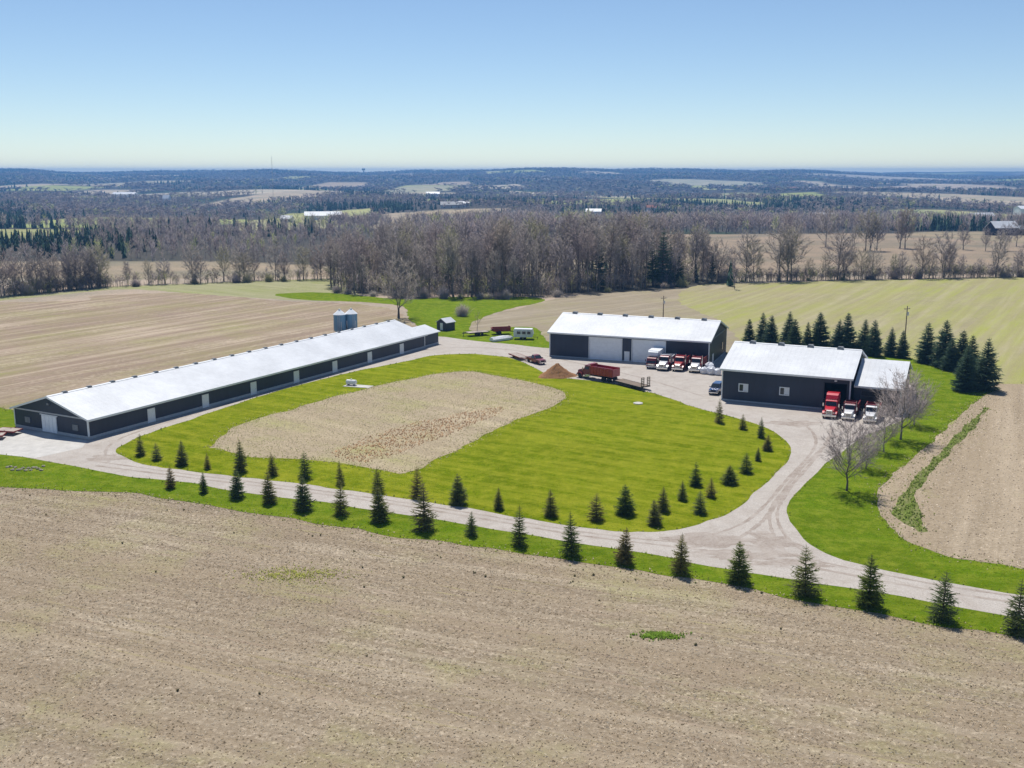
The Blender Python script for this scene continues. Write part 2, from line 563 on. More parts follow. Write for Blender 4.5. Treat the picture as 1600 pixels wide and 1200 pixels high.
# open farmland between the far woods: centre, half sizes, rotation, colour
CLEAR = [(-225, 1080, 60, 230, 0.05, (0.34, 0.33, 0.17)), (-85, 1150, 55, 230, -0.05, (0.36, 0.30, 0.20)),
         (-400, 700, 90, 190, 0.1, (0.30, 0.30, 0.13)), (-190, 425, 130, 42, -0.04, (0.31, 0.255, 0.185)),
         (60, 470, 60, 70, 0.0, (0.38, 0.32, 0.23)),
         (215, 560, 190, 175, -0.05, (0.29, 0.23, 0.17)), (430, 640, 150, 170, 0.1, (0.29, 0.24, 0.165)),
         (330, 1800, 45, 260, 0.1, (0.30, 0.32, 0.15)), (-470, 2150, 80, 330, -0.1, (0.40, 0.34, 0.26)),
         (-850, 2400, 130, 260, 0.1, (0.40, 0.36, 0.28)), (520, 2300, 70, 260, 0, (0.33, 0.34, 0.2)),
         (900, 2200, 140, 300, 0.2, (0.38, 0.33, 0.25)), (-250, 3000, 100, 330, 0, (0.36, 0.34, 0.22)),
         (1250, 3200, 260, 300, 0.1, (0.40, 0.34, 0.28)), (700, 3700, 200, 260, 0, (0.36, 0.35, 0.26)),
         (-1300, 3700, 160, 300, 0, (0.36, 0.33, 0.24)), (560, 1200, 70, 200, 0.1, (0.32, 0.33, 0.16)),
         (1900, 5000, 500, 350, 0, (0.38, 0.34, 0.28))]


def clear_index(x, y):
    idx = np.full(np.shape(x), -1)
    for i, (cx, cy, rx, ry, a, c) in enumerate(CLEAR):
        dx, dy = x - cx, y - cy
        u = dx * math.cos(a) + dy * math.sin(a)
        w = -dx * math.sin(a) + dy * math.cos(a)
        wv = 1 + 0.16 * np.sin(np.arctan2(w / ry, u / rx) * 3 + i) + 0.08 * np.sin(np.arctan2(w / ry, u / rx) * 7 + 2 * i)
        idx = np.where((np.abs(u / rx) ** 3 + np.abs(w / ry) ** 3) < wv, i, idx)
    # beyond the valley: a patchwork of parcels, about a quarter of them open
    xw = x + 45 * wob(x, y, 160, 0.4); yw = y + 60 * wob(x, y, 210, 1.9)
    ix = np.floor(xw / 170.0); iy = np.floor(yw / 400.0 + 0.37 * ix)
    hsh = np.abs(np.sin(ix * 127.1 + iy * 311.7) * 43758.5453) % 1.0
    fx = xw / 170.0 - ix; fy = yw / 400.0 + 0.37 * ix - iy
    op = (hsh < 0.21) & (y > 950) & (fx > 0.06) & (fx < 0.94) & (fy > 0.05) & (fy < 0.95)
    idx = np.where((idx < 0) & op, len(CLEAR) + (hsh * 1000).astype(int) % 5, idx)
    return idx


PARCEL = [(0.42, 0.36, 0.27), (0.36, 0.37, 0.16), (0.46, 0.41, 0.32), (0.32, 0.35, 0.12), (0.38, 0.31, 0.23)]


def wood_edge(x):
    """distance at which the far woods take over from the farm's own fields"""
    return np.where(x < -60, 400 + (x + 60) * 0.12, np.where(x < 80, 345, 412))


def build_ground():
    xs = axis_steps([(-9000, -3000, 300), (-3000, -1000, 40), (-1000, -320, 16), (-320, 320, 8), (320, 1000, 16), (1000, 3000, 40), (3000, 9000, 300)])
    ys = axis_steps([(-400, 0, 50), (0, 320, 20), (320, 900, 8), (900, 2500, 20), (2500, 5000, 40), (5000, 8600, 90)])
    X, Y = np.meshgrid(xs, ys)
    Z = height(X, Y)
    V = np.stack([X.ravel(), Y.ravel(), Z.ravel()], 1)
    nx, ny = len(xs), len(ys)
    i = np.arange(nx * ny).reshape(ny, nx)
    F = np.stack([i[:-1, :-1].ravel(), i[:-1, 1:].ravel(), i[1:, 1:].ravel(), i[1:, :-1].ravel()], 1)
    # land cover far off: leaf litter under the woods, open farmland in the clearings
    cover = np.empty((len(V), 3)); cover[:] = (0.075, 0.07, 0.06)
    big = wob(V[:, 0], V[:, 1], 190, 1.3)
    cover[big > 0.6] = (0.05, 0.07, 0.045)
    k = clear_index(V[:, 0], V[:, 1])
    for n, cl in enumerate(CLEAR): cover[k == n] = cl[5]
    for n, cl in enumerate(PARCEL): cover[k == len(CLEAR) + n] = cl
    near = V[:, 1] < np.where((V[:, 0] > -62) & (V[:, 0] < 75), 338, wood_edge(V[:, 0]))
    cover[near] = (0.38, 0.315, 0.255)
    m, nt, b = new_mat("land_cover")
    a = N(nt, "ShaderNodeAttribute", attribute_name="tint")
    v = coords(nt)
    n1 = noise(nt, v, 0.9, 5, 0.7, 0.3, 0.7)
    n2 = noise(nt, v, 0.02, 6, 0.7, 0.36, 0.64)
    c = mix(nt, 1.0, a.outputs["Color"], mix(nt, n1, (0.78, 0.78, 0.78), (1.2, 1.2, 1.2)), 'MULTIPLY')
    c = mix(nt, 1.0, c, mix(nt, n2, (0.72, 0.78, 0.74), (1.2, 1.12, 1.05)), 'MULTIPLY')
    nt.links.new(c, b.inputs["Base Color"])
    b.inputs["Roughness"].default_value = 0.95
    b.inputs["Specular IOR Level"].default_value = 0.1
    me = np_mesh("ground", V, [F], m, smooth=True)
    col_attr(me, cover)
    tag(put("ground", me), kind="structure")


build_ground()


# ---------------------------------------------------------------- flat sheets on the farm's level ground
def smooth_ring(pts, closed=True, n=10):
    p = [np.array(q, float) for q in pts]
    out, m = [], len(p)
    for i in range(m if closed else m - 1):
        if closed: a, b, c, d = p[(i - 1) % m], p[i], p[(i + 1) % m], p[(i + 2) % m]
        else: a, b, c, d = p[max(i - 1, 0)], p[i], p[i + 1], p[min(i + 2, m - 1)]
        for t in np.arange(n) / n:
            out.append(0.5 * ((2 * b) + (-a + c) * t + (2 * a - 5 * b + 4 * c - d) * t * t + (-a + 3 * b - 3 * c + d) * t ** 3))
    if not closed: out.append(p[-1])
    return np.array(out)


def ragged(ring, amp, seed):
    r = np.random.default_rng(seed)
    seg = np.linalg.norm(np.roll(ring, -1, 0) - ring, axis=1)
    out = []
    for i in range(len(ring)):                     # even out the spacing, then roughen
        k = max(1, int(seg[i] / 1.2))
        k = min(k, 24)
        for j in range(k):
            out.append(ring[i] + (np.roll(ring, -1, 0)[i] - ring[i]) * j / k)
    out = np.array(out)
    d = r.normal(0, amp, out.shape)
    d = d * 0.5 + np.roll(d, 1, 0) * 0.5 + np.roll(d, 2, 0) * 0.3
    return out + d


def sheet(name, ring, z, material, kind="structure"):
    from mathutils.geometry import tessellate_polygon
    tri = tessellate_polygon([[Vector((p[0], p[1], 0)) for p in ring]])
    V = np.column_stack([ring, np.full(len(ring), z)])
    F = np.array(tri)
    a, b, c = V[F[:, 0], :2], V[F[:, 1], :2], V[F[:, 2], :2]
    area = (b[:, 0] - a[:, 0]) * (c[:, 1] - a[:, 1]) - (b[:, 1] - a[:, 1]) * (c[:, 0] - a[:, 0])
    F = np.where(area[:, None] < 0, F[:, ::-1], F)
    return tag(put(name, np_mesh(name, V, [F], material)), kind=kind)


def plate(pts): return [at(u, v) for u, v in pts]


def inside(ring, P):
    x, y = P[:, 0], P[:, 1]
    res = np.zeros(len(P), bool)
    x0, y0 = ring[:, 0], ring[:, 1]
    x1, y1 = np.roll(x0, -1), np.roll(y0, -1)
    for i in range(len(ring)):
        if y0[i] == y1[i]: continue
        c = (y0[i] > y) != (y1[i] > y)
        res ^= c & (x < (x1[i] - x0[i]) * (y - y0[i]) / (y1[i] - y0[i]) + x0[i])
    return res


RING = {}
# south field (foreground) runs up to the verge
RING['south'] = np.array([(-420, -380), (420, -380), (420, 40), (150, 75)] + plate([(2300, 1090), (1700, 960), (800, 800), (100, 720)]) + [(-140, 140), (-420, 140)], float)
RING['west'] = ragged(smooth_ring([(-420, 130), (-120, 132)] + [at(-60, 700)] + plate([(0, 668), (200, 640), (400, 592), (600, 540), (660, 520), (640, 502), (610, 482), (540, 474), (440, 470), (300, 458), (150, 462), (0, 472)]) + [(-420, 330)], n=5), 0.5, 1)
RING['meadow'] = ragged(smooth_ring(plate([(-120, 478), (0, 470), (120, 458), (200, 452), (320, 460), (440, 468), (545, 470), (560, 458), (530, 446), (520, 436), (400, 439), (260, 445), (160, 449), (0, 463)]) + [(-260, 330)], n=5), 0.5, 2)
RING['north'] = ragged(smooth_ring(plate([(690, 520), (740, 500), (790, 487), (840, 474), (900, 462), (980, 456), (1060, 452), (1110, 447), (1180, 447), (1240, 462), (1250, 560), (1000, 575), (760, 545)]), n=5), 0.5, 3)
RING['east'] = ragged(smooth_ring(plate([(1090, 446), (1200, 442), (1350, 438), (1500, 435), (1640, 432)]) + [(420, 400), (420, 140)] + plate([(1720, 700), (1600, 620), (1500, 600), (1300, 570), (1180, 545), (1120, 500), (1060, 470)]), n=5), 0.5, 4)
RING['right'] = ragged(smooth_ring(plate([(1560, 612), (1640, 600)]) + [(300, 175), (300, 70), (140, 80)] + plate([(2000, 965), (1720, 908), (1600, 888), (1500, 872), (1430, 850), (1395, 826), (1375, 800), (1369, 775), (1386, 750), (1420, 720), (1460, 688), (1500, 648), (1525, 622)]), n=5), 0.25, 5)
RING['verge'] = ragged(smooth_ring(plate([(-420, 786), (-160, 772), (0, 763), (100, 766), (200, 771), (260, 779), (330, 790), (400, 803), (480, 815), (560, 828), (640, 838), (720, 850), (800, 862),
                 (900, 878), (1000, 893), (1100, 908), (1200, 925), (1300, 947), (1400, 968), (1500, 985), (1600, 1000), (1720, 1022), (2000, 1070), (2500, 1160), (2500, 1040), (2000, 958), (1750, 912), (1600, 888), (1500, 873),
                 (1430, 851), (1395, 827), (1375, 800), (1369, 775), (1386, 750), (1420, 720), (1460, 688), (1500, 648), (1530, 622), (1552, 612), (1520, 596), (1470, 574), (1420, 560), (1330, 552), (1180, 548), (1130, 560),
                 (1000, 560), (870, 540), (850, 527), (835, 512), (790, 512), (742, 518), (735, 506), (765, 492), (800, 482), (850, 470), (820, 464), (700, 464), (640, 468), (560, 462), (500, 457), (430, 460), (470, 468), (560, 472), (625, 478), (640, 500), (655, 530),
                 (400, 600), (150, 660), (20, 640), (-30, 636), (-160, 650), (-420, 690)]), n=4), 0.38, 6)
RING['gravel'] = ragged(smooth_ring(plate([(-120, 700), (0, 709), (60, 718), (150, 735), (200, 745), (255, 750), (310, 756), (360, 767), (462, 780), (522, 787), (606, 801), (685, 812), (748, 823), (829, 836),
                  (908, 850), (962, 857), (1045, 871), (1082, 880), (1135, 889), (1172, 895), (1235, 905), (1275, 912), (1362, 925), (1450, 940), (1567, 961), (1700, 985), (2000, 1039), (2500, 1129), (2500, 1084), (2000, 999), (1700, 949), (1567, 926), (1457, 906),
                  (1362, 887), (1310, 872), (1275, 857), (1250, 836), (1235, 815), (1230, 797), (1238, 777), (1262, 750), (1290, 725), (1322, 702), (1350, 682), (1385, 667), (1412, 655), (1430, 628), (1420, 600), (1330, 588), (1160, 570),
                  (1120, 548), (1000, 548), (870, 545), (800, 538), (765, 535), (725, 531), (690, 526), (660, 528), (560, 545), (300, 610), (137, 655), (60, 655), (0, 676), (-120, 690)]), n=4), 0.10, 7)
RING['island'] = ragged(smooth_ring(plate([(185, 702), (192, 714), (217, 724), (255, 731), (305, 737), (362, 744), (412, 750), (462, 755), (522, 764), (580, 771), (606, 775), (682, 787), (730, 794), (798, 807), (827, 811),
                  (908, 824), (961, 831), (987, 832), (1037, 830), (1075, 825), (1112, 812), (1145, 799), (1175, 775), (1200, 752), (1220, 732), (1232, 715), (1235, 702), (1227, 687), (1200, 670), (1162, 657), (1135, 649),
                  (1100, 640), (1070, 631), (1045, 622), (1014, 613), (980, 605), (949, 598), (905, 593), (860, 588), (838, 576), (811, 564), (789, 558), (731, 553), (675, 556), (637, 564), (562, 579), (487, 597), (412, 618),
                  (337, 642), (300, 655), (262, 667), (225, 680), (202, 690)]), n=5), 0.14, 8)
RING['patch'] = ragged(smooth_ring(plate([(336, 693), (375, 665), (450, 642), (525, 620), (600, 601), (675, 586), (731, 581), (787, 590), (844, 601), (885, 616), (862, 635), (806, 657), (750, 684), (694, 714), (649, 736),
                 (619, 740), (562, 729), (469, 717), (394, 714), (345, 702)]), n=5), 0.32, 9)
RING['reeds'] = ragged(smooth_ring(plate([(520, 712), (560, 690), (620, 668), (680, 655), (740, 643), (790, 636), (770, 652), (710, 676), (660, 696), (610, 714), (560, 724)]), n=5), 0.7, 10)
RING['weeds'] = ragged(smooth_ring(plate([(1437, 832), (1405, 812), (1400, 790), (1412, 765), (1440, 735), (1475, 700), (1505, 668), (1535, 640), (1545, 640), (1520, 668), (1492, 700), (1465, 730), (1446, 752), (1434, 775), (1436, 800), (1446, 825)]), n=5), 0.35, 12)
RING['green_island'] = ragged(smooth_ring(plate([(994, 990), (1010, 986), (1040, 990), (1062, 996), (1055, 1002), (1025, 999), (1004, 996)]), n=4), 0.18, 13)
RING['yellow_patch'] = ragged(smooth_ring(plate([(395, 890), (430, 882), (470, 893), (515, 900), (520, 915), (480, 915), (430, 905)]), n=4), 0.7, 14)

LZ = 0.004
sheet("field_south", RING['south'], LZ, M['south'])
sheet("field_west", RING['west'], 2 * LZ, M['west'])
sheet("meadow", RING['meadow'], 3 * LZ, M['meadow'])
sheet("field_north", RING['north'], 3.5 * LZ, M['north'])
sheet("field_east", RING['east'], 4.5 * LZ, M['east'])
sheet("field_right", RING['right'], 5.5 * LZ, M['right'])
sheet("grass_verge", RING['verge'], 6.5 * LZ, M['verge'])
sheet("gravel_drive", RING['gravel'], 7.5 * LZ, M['gravel'])
sheet("lawn_island", RING['island'], 9.5 * LZ, M['lawn'])
sheet("fallow_ground", RING['patch'], 10.5 * LZ, M['patch'])
sheet("weed_strip_ground", RING['weeds'], 7.5 * LZ, M['weeds'])


def ribbon(pts, w, seed):
    """a strip of ground along a smoothed line, its width wandering"""
    r = np.random.default_rng(seed)
    c = smooth_ring(plate(pts), closed=False, n=12)
    t = np.gradient(c, axis=0)
    n = np.column_stack([-t[:, 1], t[:, 0]]) / np.linalg.norm(t, axis=1)[:, None]
    ww = w * (0.6 + 0.8 * r.random(len(c)))[:, None] * 0.5
    return np.concatenate([c + n * ww, (c - n * ww)[::-1]])


TRACKS = [([(150, 728), (300, 747), (470, 768), (620, 789), (760, 812), (900, 836), (1040, 853), (1160, 868), (1300, 893), (1460, 923), (1600, 944)], 0.5),
          ([(150, 721), (300, 742), (470, 763), (620, 784), (760, 806), (900, 830), (1040, 846), (1140, 850), (1200, 858), (1300, 882), (1460, 913), (1600, 934)], 0.4),
          ([(1030, 840), (1100, 838), (1160, 818), (1195, 790), (1225, 755), (1262, 715), (1275, 690), (1262, 668), (1230, 655)], 0.45),
          ([(1060, 858), (1140, 846), (1185, 820), (1212, 790), (1240, 755), (1275, 715), (1292, 690), (1300, 668)], 0.5),
          ([(1230, 868), (1208, 835), (1203, 800), (1222, 770), (1250, 735), (1285, 700)], 0.45),
          ([(1275, 872), (1240, 850), (1218, 822), (1216, 795), (1234, 765)], 0.4),
          ([(170, 722), (165, 705), (180, 690), (215, 675), (300, 648), (420, 612), (560, 573), (660, 548), (740, 543), (820, 550), (900, 567), (1000, 590), (1100, 620)], 0.45)]
for i, (pts, w) in enumerate(TRACKS):
    sheet("wheel_track", ribbon(pts, w, 20 + i), 8.5 * LZ + 0.0005 * i, M['track'])
for i, (u, v, rx, ry) in enumerate(((1112, 846, 4.5, 1.6), (1165, 868, 5.0, 1.5), (1205, 846, 2.2, 3.0), (1092, 838, 2.6, 1.0), (1235, 880, 4.0, 1.0), (1110, 585, 3.0, 1.2), (1240, 662, 4.5, 1.8), (950, 575, 4.0, 1.6), (170, 716, 3.0, 1.6))):
    c = np.array(at(u, v)); a = np.linspace(0, 2 * math.pi, 40, endpoint=False)
    r_ = np.random.default_rng(60 + i)
    k = 1 + 0.25 * np.sin(3 * a + i) + 0.18 * np.sin(7 * a + 2 * i) + r_.normal(0, 0.10, 40)
    sheet("gravel_stain", c + np.column_stack([np.cos(a) * k * rx, np.sin(a) * k * ry]), 8.2 * LZ + 0.0002 * i, M['track'])
sheet("concrete_pad", np.array(plate([(-60, 690), (20, 668), (137, 689), (128, 700), (55, 716), (-60, 704)]), float), 8.8 * LZ, M['concrete'])

M['rut'] = field_mat("wheel_rut_soil", (0.27, 0.205, 0.145), (0.48, 0.39, 0.295), (0.40, 0.39, 0.13), R(-22), weed_lo=0.45, weed_hi=0.7, row=1.3, streak=0.6, tint=(0.40, 0.31, 0.22), fleck=2.4)
rr_ = np.random.default_rng(31)
dv, nv = np.array([math.cos(R(-22)), math.sin(R(-22))]), np.array([-math.sin(R(-22)), math.cos(R(-22))])
for i in range(11):
    off = 62 + i * 4.6 + rr_.uniform(-1, 1)
    for q in (0.0, 1.9):
        t = np.linspace(-75, 75, 70)
        c = dv * t[:, None] + nv * (off + q + 0.9 * np.sin(t / 23.0 + i))[:, None]
        w = 0.30 * np.clip(rr_.normal(0.5, 0.45, 70) + 0.5 * np.sin(t / 9.0 + i * 2), 0.02, 1.2)
        ring = np.concatenate([c + nv * w[:, None] * 0.5, (c - nv * w[:, None] * 0.5)[::-1]])
        sheet("wheel_rut", ring, LZ * 1.5 + 0.0002 * i, M['rut'])

# ---------------------------------------------------------------- buildings
def wall_with_openings(L, h, t, openings):
    """front wall y in [0,t], cut by openings (x0,x1,z0,z1)"""
    mb = MB()
    xs = sorted({0.0, L} | {o[0] for o in openings} | {o[1] for o in openings})
    for a, b in zip(xs[:-1], xs[1:]):
        cuts = sorted([(o[2], o[3]) for o in openings if o[0] <= a + 1e-6 and o[1] >= b - 1e-6])
        z = 0.0
        for z0, z1 in cuts:
            if z0 > z + 1e-6: mb.box(a, b, 0, t, z, z0)
            z = z1
        if z < h - 1e-6: mb.box(a, b, 0, t, z, h)
    return mb


def roof_mesh(W, eave, ridge, over, x0, x1, th=0.16):
    s = (ridge - eave) / (W / 2)
    ye, ze = -over, eave - s * over
    prof = [(ye, ze), (W / 2, ridge), (W + over, ze), (W + over, ze + th), (W / 2, ridge + th * 1.05), (ye, ze + th)]
    return MB().extrude_x(prof, x0, x1), s, ze, th


def sectional_door(parent, x0, x1, h, n=5, y=0.10):
    d = MB().box(x0, x1, y, y + 0.05, 0.0, h).build("overhead_door", M['door'], parent)
    for k in range(n):
        z0 = h * k / n + 0.02
        MB().box(x0 + 0.05, x1 - 0.05, y - 0.04, y - 0.003, z0, h * (k + 1) / n - 0.02).build("panel", M['door'], d)
    f = MB()
    f.box(x0 - 0.18, x0, -0.06, 0.12, 0, h + 0.18); f.box(x1, x1 + 0.18, -0.06, 0.12, 0, h + 0.18)
    f.box(x0, x1, -0.06, 0.12, h, h + 0.18)
    f.build("door_frame", M['white'], d)
    return d


def man_door(parent, x, y, w=0.95, h=2.1, along='x', side=-1):
    if along == 'x':
        d = MB().box(x - w / 2, x + w / 2, y - 0.06, y - 0.004, 0.05, h).build("door", M['white'], parent)
        f = MB().box(x - w / 2 - 0.1, x - w / 2, y - 0.09, y - 0.004, 0, h + 0.1).box(x + w / 2, x + w / 2 + 0.1, y - 0.09, y - 0.004, 0, h + 0.1).box(x - w / 2, x + w / 2, y - 0.09, y - 0.004, h, h + 0.1)
        f.build("door_frame", M['white'], d)
        MB().box(x + w * 0.32, x + w * 0.40, y - 0.12, y - 0.06, 1.0, 1.06).build("handle", M['steel'], d)
    else:
        a, b = (x + 0.004, x + 0.06) if side > 0 else (x - 0.06, x - 0.004)
        d = MB().box(a, b, y - w / 2, y + w / 2, 0.05, h).build("door", M['white'], parent)
        MB().box(a, b + 0.03 * side, y - w / 2 - 0.1, y - w / 2, 0, h + 0.1).box(a, b + 0.03 * side, y + w / 2, y + w / 2 + 0.1, 0, h + 0.1).build("door_frame", M['white'], d)
    return d


def gable(mb, W, eave, ridge, x0, x1):
    mb.extrude_x([(0, 0), (W, 0), (W, eave), (W / 2, ridge), (0, eave)], x0, x1)
    return mb


def ridge_vents(roof, xs, W, ridge, w=0.9, d=0.7, h=0.42):
    mb = MB()
    mb.hull([(-w / 2, 0.0, d / 2), (w / 2, 0.0, d / 2), (w / 2, h * 0.6, d / 2), (w * 0.36, h, d * 0.3), (-w * 0.36, h, d * 0.3), (-w / 2, h * 0.6, d / 2)])
    me = mb.mesh("ridge_vent", M['vent'])
    cap = MB().box(-w * 0.6, w * 0.6, -d * 0.62, d * 0.62, h, h + 0.05).mesh("vent_cap", M['white'])
    for x in xs:
        o = put("ridge_vent", me, roof, (x, W / 2, ridge + 0.10))


def shed_building(name, label, origin, ang, L, W, eave, ridge, openings, category="barn", over=0.45, far_gable=True, found=0.25):
    root = empty(name, (origin[0], origin[1], 0.03), ang, label, category)
    t = 0.22
    wall_with_openings(L, eave, t, openings).build("front_wall", M['wall'], root)
    MB().box(0, L, W - t, W, 0, eave).build("rear_wall", M['wall'], root)
    g = MB(); g.extrude_x([(t, 0), (W - t, 0), (W - t, eave), (W / 2, ridge - 0.05), (t, eave)], 0.0, t); g.build("gable_wall", M['wall_y'], root)
    g = MB(); g.extrude_x([(t, 0), (W - t, 0), (W - t, eave), (W / 2, ridge - 0.05), (t, eave)], L - t, L); g.build("gable_wall", M['wall_y'], root)
    rm, s, ze, th = roof_mesh(W, eave + 0.02, ridge, over, -0.35, L + 0.35)
    roof = rm.build("roof", M['roof'], root)
    # white fascia, rake boards, corner trims, ridge cap
    f = MB().box(-0.38, L + 0.38, -over - 0.05, -over - 0.003, ze - 0.16, ze + th)
    f.build("gutter", M['white'], roof)
    for x0, x1 in ((-0.42, -0.353), (L + 0.353, L + 0.42)):
        MB().extrude_x([(-over, ze - 0.12), (W / 2, ridge - 0.12), (W + over, ze - 0.12), (W + over, ze + th + .02), (W / 2, ridge + th + .02), (-over, ze + th + .02)], x0, x1).build("rake_trim", M['white'], roof)
    MB().extrude_x([(W / 2 - 0.3, ridge + th - 0.3 * s + 0.03), (W / 2, ridge + th + 0.04), (W / 2 + 0.3, ridge + th - 0.3 * s + 0.03), (W / 2 + 0.3, ridge + th - 0.3 * s + 0.07), (W / 2, ridge + th + 0.09), (W / 2 - 0.3, ridge + th - 0.3 * s + 0.07)], -0.35, L + 0.35).build("ridge_cap", M['white'], roof)
    cz = eave - s * 0.1
    for x, y in ((0, 0), (L, 0), (0, W), (L, W)):
        MB().box(x - 0.05 if x == 0 else x - 0.16, x + 0.16 if x == 0 else x + 0.05, y - 0.05 if y == 0 else y - 0.16, y + 0.16 if y == 0 else y + 0.05, found, cz - 0.05).build("corner_trim", M['white'], root)
    xs = [0.0] + [v for o in sorted(openings) if o[2] < 0.01 for v in (o[0], o[1])] + [L]
    for a, b in zip(xs[0::2], xs[1::2]):
        if b - a > 0.2: MB().box(a, b, -0.05, -0.003, 0, found).build("foundation", M['found'], root)
    MB().box(-0.05, -0.003, 0, W, 0, found).build("foundation", M['found'], root)
    MB().box(L + 0.003, L + 0.05, 0, W, 0, found).build("foundation", M['found'], root)
    return root, roof


def place_px(origin, ang, u, z=1.0):
    """distance along a front wall at which a survey-plate column is met"""
    k = (u - 800) / F_PX
    ca, sa = math.cos(ang), math.sin(ang)
    a = math.cos(PITCH); c = (CAM_H - z) * math.sin(PITCH)
    return (k * (origin[1] * a + c) - origin[0]) / (ca - k * sa * a)


# long low livestock barn on the left
A1 = math.atan2(0.8823, 0.4706)
O1 = (-64.4, 151.0)
L1, W1, E1, R1 = 94.0, 17.0, 3.15, 5.75
root, roof = shed_building("long_barn", "very long low dark barn with white roof and a row of white doors", O1, A1, L1, W1, E1, R1, [], found=0.45, over=0.5)
for u in (236.5, 321, 396, 463, 523, 577.5, 627.5):
    man_door(root, place_px(O1, A1, u), 0.0, 1.35, 2.25)
ridge_vents(roof, np.linspace(3.0, L1 - 2.5, 20), W1, R1, 0.8, 0.6, 0.3)
# gable end: white sliding door and a pale band at eave height
d = MB().box(-0.10, -0.004, 7.0, 10.4, 0.1, 2.75).build("sliding_door", M['door'], root)
for k in range(4):
    MB().box(-0.14, -0.103, 7.03 + k * 0.85, 7.03 + k * 0.85 + 0.78, 0.15, 2.7).build("panel", M['door'], d)
MB().box(-0.16, -0.004, 6.7, 10.7, 2.78, 2.92).build("door_track", M['white'], d)
MB().box(-0.07, -0.004, 0.17, W1 - 0.17, E1 - 0.12, E1 + 0.1).build("gable_band", M['found'], root)
for k in range(2):
    MB().box(-0.12, -0.004, 2.2 + 11.0 * k, 3.4 + 11.0 * k, 1.1, 2.0).build("gable_vent", M['vent'], root)
MB().box(-0.3, -0.004, W1 / 2 - 0.2, W1 / 2 + 0.2, 4.5, 4.8).build("yard_light", M['vent'], root)
# service room at the far end
an = MB(); an.extrude_x([(0.4, 0), (8.4, 0), (8.4, 2.9), (4.4, 4.1), (0.4, 2.9)], L1 + 0.45, L1 + 6.5)
annex = an.build("service_room", M['wall'], root)
MB().extrude_x([(0.0, 2.80), (4.4, 4.12), (8.8, 2.80), (8.8, 2.94), (4.4, 4.27), (0.0, 2.94)], L1 + 0.43, L1 + 6.9).build("service_roof", M['roof'], annex)
MB().box(L1 + 0.45, L1 + 6.5, 0.33, 0.397, 0, 0.4).build("foundation", M['found'], annex)
MB().box(L1 + 6.505, L1 + 6.56, 2.2, 3.4, 0.05, 2.2).build("door", M['white'], annex)

# machine shed with two big doors
A2 = math.atan2(-0.369, 0.929)
O2 = (8.3, 222.9)
L2, W2, E2, R2 = 35.2, 20.0, 5.4, 8.3
dx = [place_px(O2, A2, u, 2.5) for u in (921, 971, 988, 1039)]
root, roof = shed_building("machine_shed", "dark machine shed with white roof and two large white overhead doors", O2, A2, L2, W2, E2, R2,
                           [(dx[0], dx[1], 0, 4.75), (dx[2], dx[3], 0, 4.75)], "shed")
sectional_door(root, dx[0], dx[1], 4.75); sectional_door(root, dx[2], dx[3], 4.75)
man_door(root, place_px(O2, A2, 979.5), 0.0)
man_door(root, L2, 4.2, along='y', side=1)
MB().box(L2 + 0.004, L2 + 0.08, 14.4, 15.6, 1.4, 3.0).build("window", M['glass'], root)
MB().box(L2 + 0.004, L2 + 0.08, 0.3, W2 - 0.3, E2 - 0.1, E2 + 0.12).build("gable_band", M['vent'], root)
ridge_vents(roof, np.linspace(2.6, 32.0, 6), W2, R2, 1.1, 0.9, 0.45)

# repair shop with a lower open-fronted wing
A3 = math.atan2(-0.42, 0.908)
O3 = (37.4, 178.7)
L3, W3, E3, R3 = 21.9, 21.4, 5.7, 8.8
b0, b1 = place_px(O3, A3, 1287, 2.0), place_px(O3, A3, 1322, 2.0)
wins = []
for u in (1161.5, 1225.5):
    c = place_px(O3, A3, u, 2.5)
    wins.append((c - 0.72, c + 0.72, 1.95, 3.15))
root, roof = shed_building("repair_shop", "dark repair shop with white roof, two small white windows and lower wing", O3, A3, L3, W3, E3, R3,
                           wins + [(b0, b1, 0, 4.7)], "shop")
for x0, x1, z0, z1 in wins:
    w = MB().box(x0, x1, 0.08, 0.12, z0, z1).build("window", M['glass'], root)
    f = MB()
    f.box(x0 - 0.14, x1 + 0.14, -0.06, -0.004, z1 - 0.02, z1 + 0.14).box(x0 - 0.14, x1 + 0.14, -0.06, -0.004, z0 - 0.14, z0 + 0.02)
    f.box(x0 - 0.14, x0 + 0.02, -0.06, -0.004, z0 + 0.02, z1 - 0.02).box(x1 - 0.02, x1 + 0.14, -0.06, -0.004, z0 + 0.02, z1 - 0.02)
    f.box((x0 + x1) / 2 - 0.06, (x0 + x1) / 2 + 0.06, 0.02, 0.075, z0, z1)
    f.build("window_frame", M['white'], w)
    MB().box((x0 + x1) / 2 + 0.07, x1 - 0.03, 0.05, 0.07, z0 + 0.05, z1 - 0.05).build("blind", M['white'], w)
f = MB().box(b0 - 0.15, b0, -0.06, 0.1, 0, 4.85).box(b1, b1 + 0.15, -0.06, 0.1, 0, 4.85).box(b0, b1, -0.06, 0.1, 4.7, 4.85)
f.build("bay_frame", M['wall'], root)
MB().box(0.2, L3 - 0.2, 9.0, 9.2, 0, E3).build("partition", M['dark'], root)
MB().box((b0 + b1) / 2 - 0.2, (b0 + b1) / 2 + 0.2, -0.35, -0.004, 5.05, 5.25).build("wall_lamp", M['white'], root)
ridge_vents(roof, [3.0, 8.2, 13.4, 18.6], W3, R3, 1.1, 0.9, 0.45)
wing = MB()
s0, s1, LW, EW, RW = 1.5, 21.0, 8.0, 4.35, 7.25
sm = (s0 + s1) / 2
wing.extrude_x([(s0 + 0.25, 0), (s1, 0), (s1, EW), (sm, RW - 0.05), (s0 + 0.25, EW)], L3 + LW - 0.2, L3 + LW)
